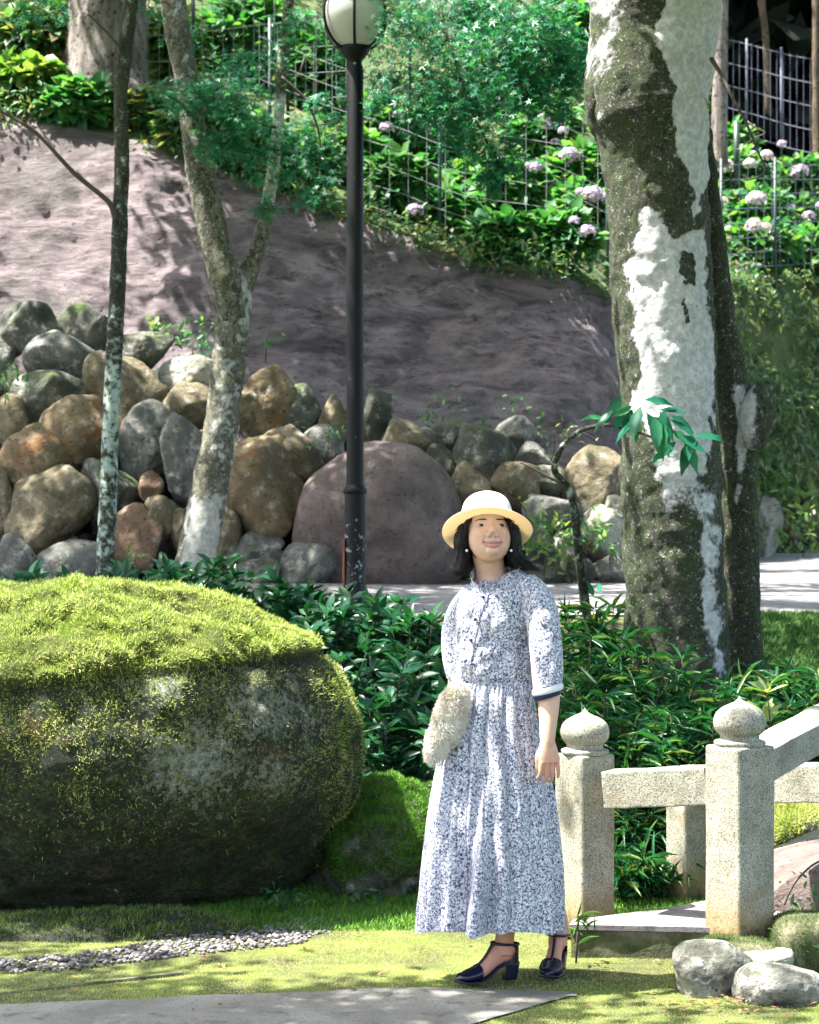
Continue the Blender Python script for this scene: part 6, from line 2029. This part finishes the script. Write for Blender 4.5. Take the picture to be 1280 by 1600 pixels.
# front locks that frame the cheeks
for s_ in (-1, 1):
    for k_ in range(520):
        f_ = r.random()
        top_ = HC + np.array([s_ * (.070 + .014 * f_), -.050 + .045 * f_, .056 + .02 * r.random()])
        mid1 = HC + np.array([s_ * (.080 + .016 * f_), -.040 + .05 * f_, -.005])
        mid2 = HC + np.array([s_ * (.080 + .026 * f_ * (1.2 if s_ < 0 else .8)), -.026 + .05 * f_, -.060])
        end = HC + np.array([s_ * ((.062 if s_ < 0 else .070) + .050 * f_ + (.022 * r.random() if s_ > 0 else 0)), -.012 + .05 * f_, -.112 - .018 * r.random() + (.014 if s_ > 0 else -.010)])
        q = interp_path(np.array([top_, mid1, mid2, end]) + .0025 * r.normal(size=(4, 3)), 10)
        mb.add(*tube(q, np.interp(np.linspace(0, 1, 10), [0, .7, 1], [.0013, .0013, .0003]), 4, caps=False))
HO = np.array([P(762, 0, YW)[0], 8.03, CAM_Z - (826 - 800) / 462])
HRot = rotz(math.radians(4)) @ rotx(math.radians(-32)) @ roty(math.radians(1.5))
for a_ in mb.v:
    l_ = (a_ - HO) @ HRot
    rr_ = np.hypot(l_[:, 0], l_[:, 1])
    up_ = l_[:, 2] > -.004
    l_[:, :2] *= np.where(up_, np.minimum(1, .080 / np.maximum(rr_, 1e-6)), 1)[:, None]
    l_[:, 2] = np.minimum(l_[:, 2], .085)
    a_[:] = l_ @ HRot.T + HO
mb.build('hair', M['hair'], W)

# ------------------------------------------------------------------ hat
HAT = MB()
hp = interp_path(np.array([(.0012, .120), (.030, .119), (.058, .112), (.076, .097), (.085, .070), (.088, .040), (.089, .010)]), 40)
V_, q_ = lathe(hp, 96)
V_[:, 1] *= 1.06
V_ = V_ + .0012 * fbm(V_ * 30, 3)[:, None]
HAT.add(V_ @ HRot.T + HO, q_)
hat = HAT.build('hat', M['crown'], W)
bp = interp_path(np.array([(.086, .012), (.090, .004), (.105, .0005), (.130, -.004), (.150, -.010), (.1535, -.0125), (.1525, -.0145), (.148, -.0122), (.129, -.0065), (.105, -.002), (.088, .001)]), 60)
V_, q_ = lathe(bp, 128)
a_ = np.arctan2(V_[:, 1], V_[:, 0])
V_[:, 2] += (np.hypot(V_[:, 0], V_[:, 1]) - .09) * (.05 * np.sin(2 * a_ + .6) + .03 * np.sin(3 * a_))
V_[:, 1] *= 1.03
MB().add(V_ @ HRot.T + HO, q_).build('brim', M['straw'], hat)
bp = np.array([(.0885, .004), (.0905, .006), (.0900, .026), (.0880, .028)])
V_, q_ = lathe(bp, 96)
V_[:, 1] *= 1.06
MB().add(V_ @ HRot.T + HO, q_).build('hat_band', M['crown'], hat)

# ------------------------------------------------------------------ shoes
for fr in FEET:
    u_ = np.concatenate([np.linspace(.138, .205, 14), np.linspace(.208, .2195, 7)])
    hw_ = hwid(np.minimum(u_, .2165)) * 1.07 + .0015
    hw_[-1] = .003
    ht = hgt(np.minimum(u_, .216)) * 1.10 + .004
    ht[-1] = .006
    cw = sole(np.minimum(u_, .215)) + ht / 2 - .002
    SH = MB().add(*loft(FT(fr, np.stack([u_, 0 * u_, cw], 1)), fr[2][None] * hw_[:, None], np.array([0, 0, 1.0])[None] * (ht / 2)[:, None], 28, 2.2)).build('shoe', M['shoe'], W)
    # sole plate
    us = np.linspace(-.006, .219, 40)
    hs = hwid(np.clip(us, -.004, .2165)) * 1.10 + .001
    MB().add(*loft(FT(fr, np.stack([us, 0 * us, sole(np.clip(us, 0, .215)) - .003], 1)), fr[2][None] * hs[:, None], np.array([0, 0, 1.0])[None] * np.full((40, 1), .0042), 20, 4)).build('sole', M['shoe'], SH)
    hz_ = np.linspace(0, .058, 8)
    MB().add(*loft(FT(fr, np.stack([.018 + .006 * (1 - hz_ / .058), 0 * hz_, hz_], 1)), fr[1][None] * np.interp(hz_, [0, .058], [.021, .026])[:, None], fr[2][None] * np.interp(hz_, [0, .058], [.021, .026])[:, None], 28, 5)).build('heel', M['shoe'], SH)
    hz_ = np.linspace(0, 1, 12)
    th = np.linspace(0, 2 * np.pi, 36, endpoint=False)
    rows = []
    for q in hz_:
        topw2 = .052 + .056 * (.5 - .5 * np.cos(th)) ** 1.0      # higher at the back (th = pi)
        topw2 = .064 + .050 * np.clip(-np.cos(th) * .9 + .25, 0, 1)
        rows.append(FT(fr, np.stack([.026 + .034 * np.cos(th), .0295 * np.sin(th), .055 + (topw2 - .055) * q], 1)))
    V_ = np.array(rows)
    i = np.arange(11)[:, None] * 36; j = np.arange(36)[None, :]
    MB().add(V_.reshape(-1, 3), np.stack([i + j, i + 36 + j, i + 36 + (j + 1) % 36, i + (j + 1) % 36], -1).reshape(-1, 4)).build('heel_counter', M['shoe'], SH)
    th = np.linspace(0, 2 * np.pi, 41)
    st = FT(fr, np.stack([.040 + .047 * np.cos(th), .036 * np.sin(th), .122 + .004 * np.cos(th)], 1))
    V_, *f_ = tube(st, .0048, 8)
    MB().add(V_, *f_).build('ankle_strap', M['shoe'], SH)
    tst = interp_path(np.array([(.150, 0, sole(.150) + hgt(.150) + .003), (.122, 0, sole(.122) + hgt(.122) + .004), (.100, 0, sole(.1) + hgt(.1) + .006), (.086, 0, .126)]), 16)
    V_, *f_ = tube(FT(fr, tst), .0050, 8)
    MB().add(V_, *f_).build('instep_strap', M['shoe'], SH)

# ================================================================== fluffy bag
r = np.random.default_rng(23)
BC = W_(696, 1121, -.085)
BG = thing('clutch_bag', BC, 'fluffy cream fur clutch bag held at the hip', 'bag')
BR_ = roty(math.radians(21))
v_, f_ = ico(5)
bv = v_ * np.array([.046, .036, .145])
bv[:, 0] *= 1 - .22 * (bv[:, 2] / .145) ** 2
bv[:, 0] += .012 * (1 - (bv[:, 2] / .145) ** 2)
bv = bv * (1 + .06 * fbm(v_ * 3, 3))[:, None]
bv = bv @ BR_.T + BC
MB().add(bv, f_).build('bag_body', M['fur'], BG)
p, nn = sample_tris(bv, f_, 26000, r)
clump = unit(np.stack([fbm(p * 28 + k_ * 31, 2) for k_ in range(3)], 1))
down = np.array([-.25, -.05, -.9])
d = unit(nn * .75 + .75 * clump + .7 * down + .25 * r.normal(size=p.shape))
side = unit(np.cross(d, r.normal(size=p.shape)))
FB = (BLADE[0] * np.array([1, .45, 1]), BLADE[1])
MB().add(*scatter(*FB, p, d, side, r.uniform(.009, .023, len(p)))).build('fur', M['fur'], BG)['kind'] = 'stuff'
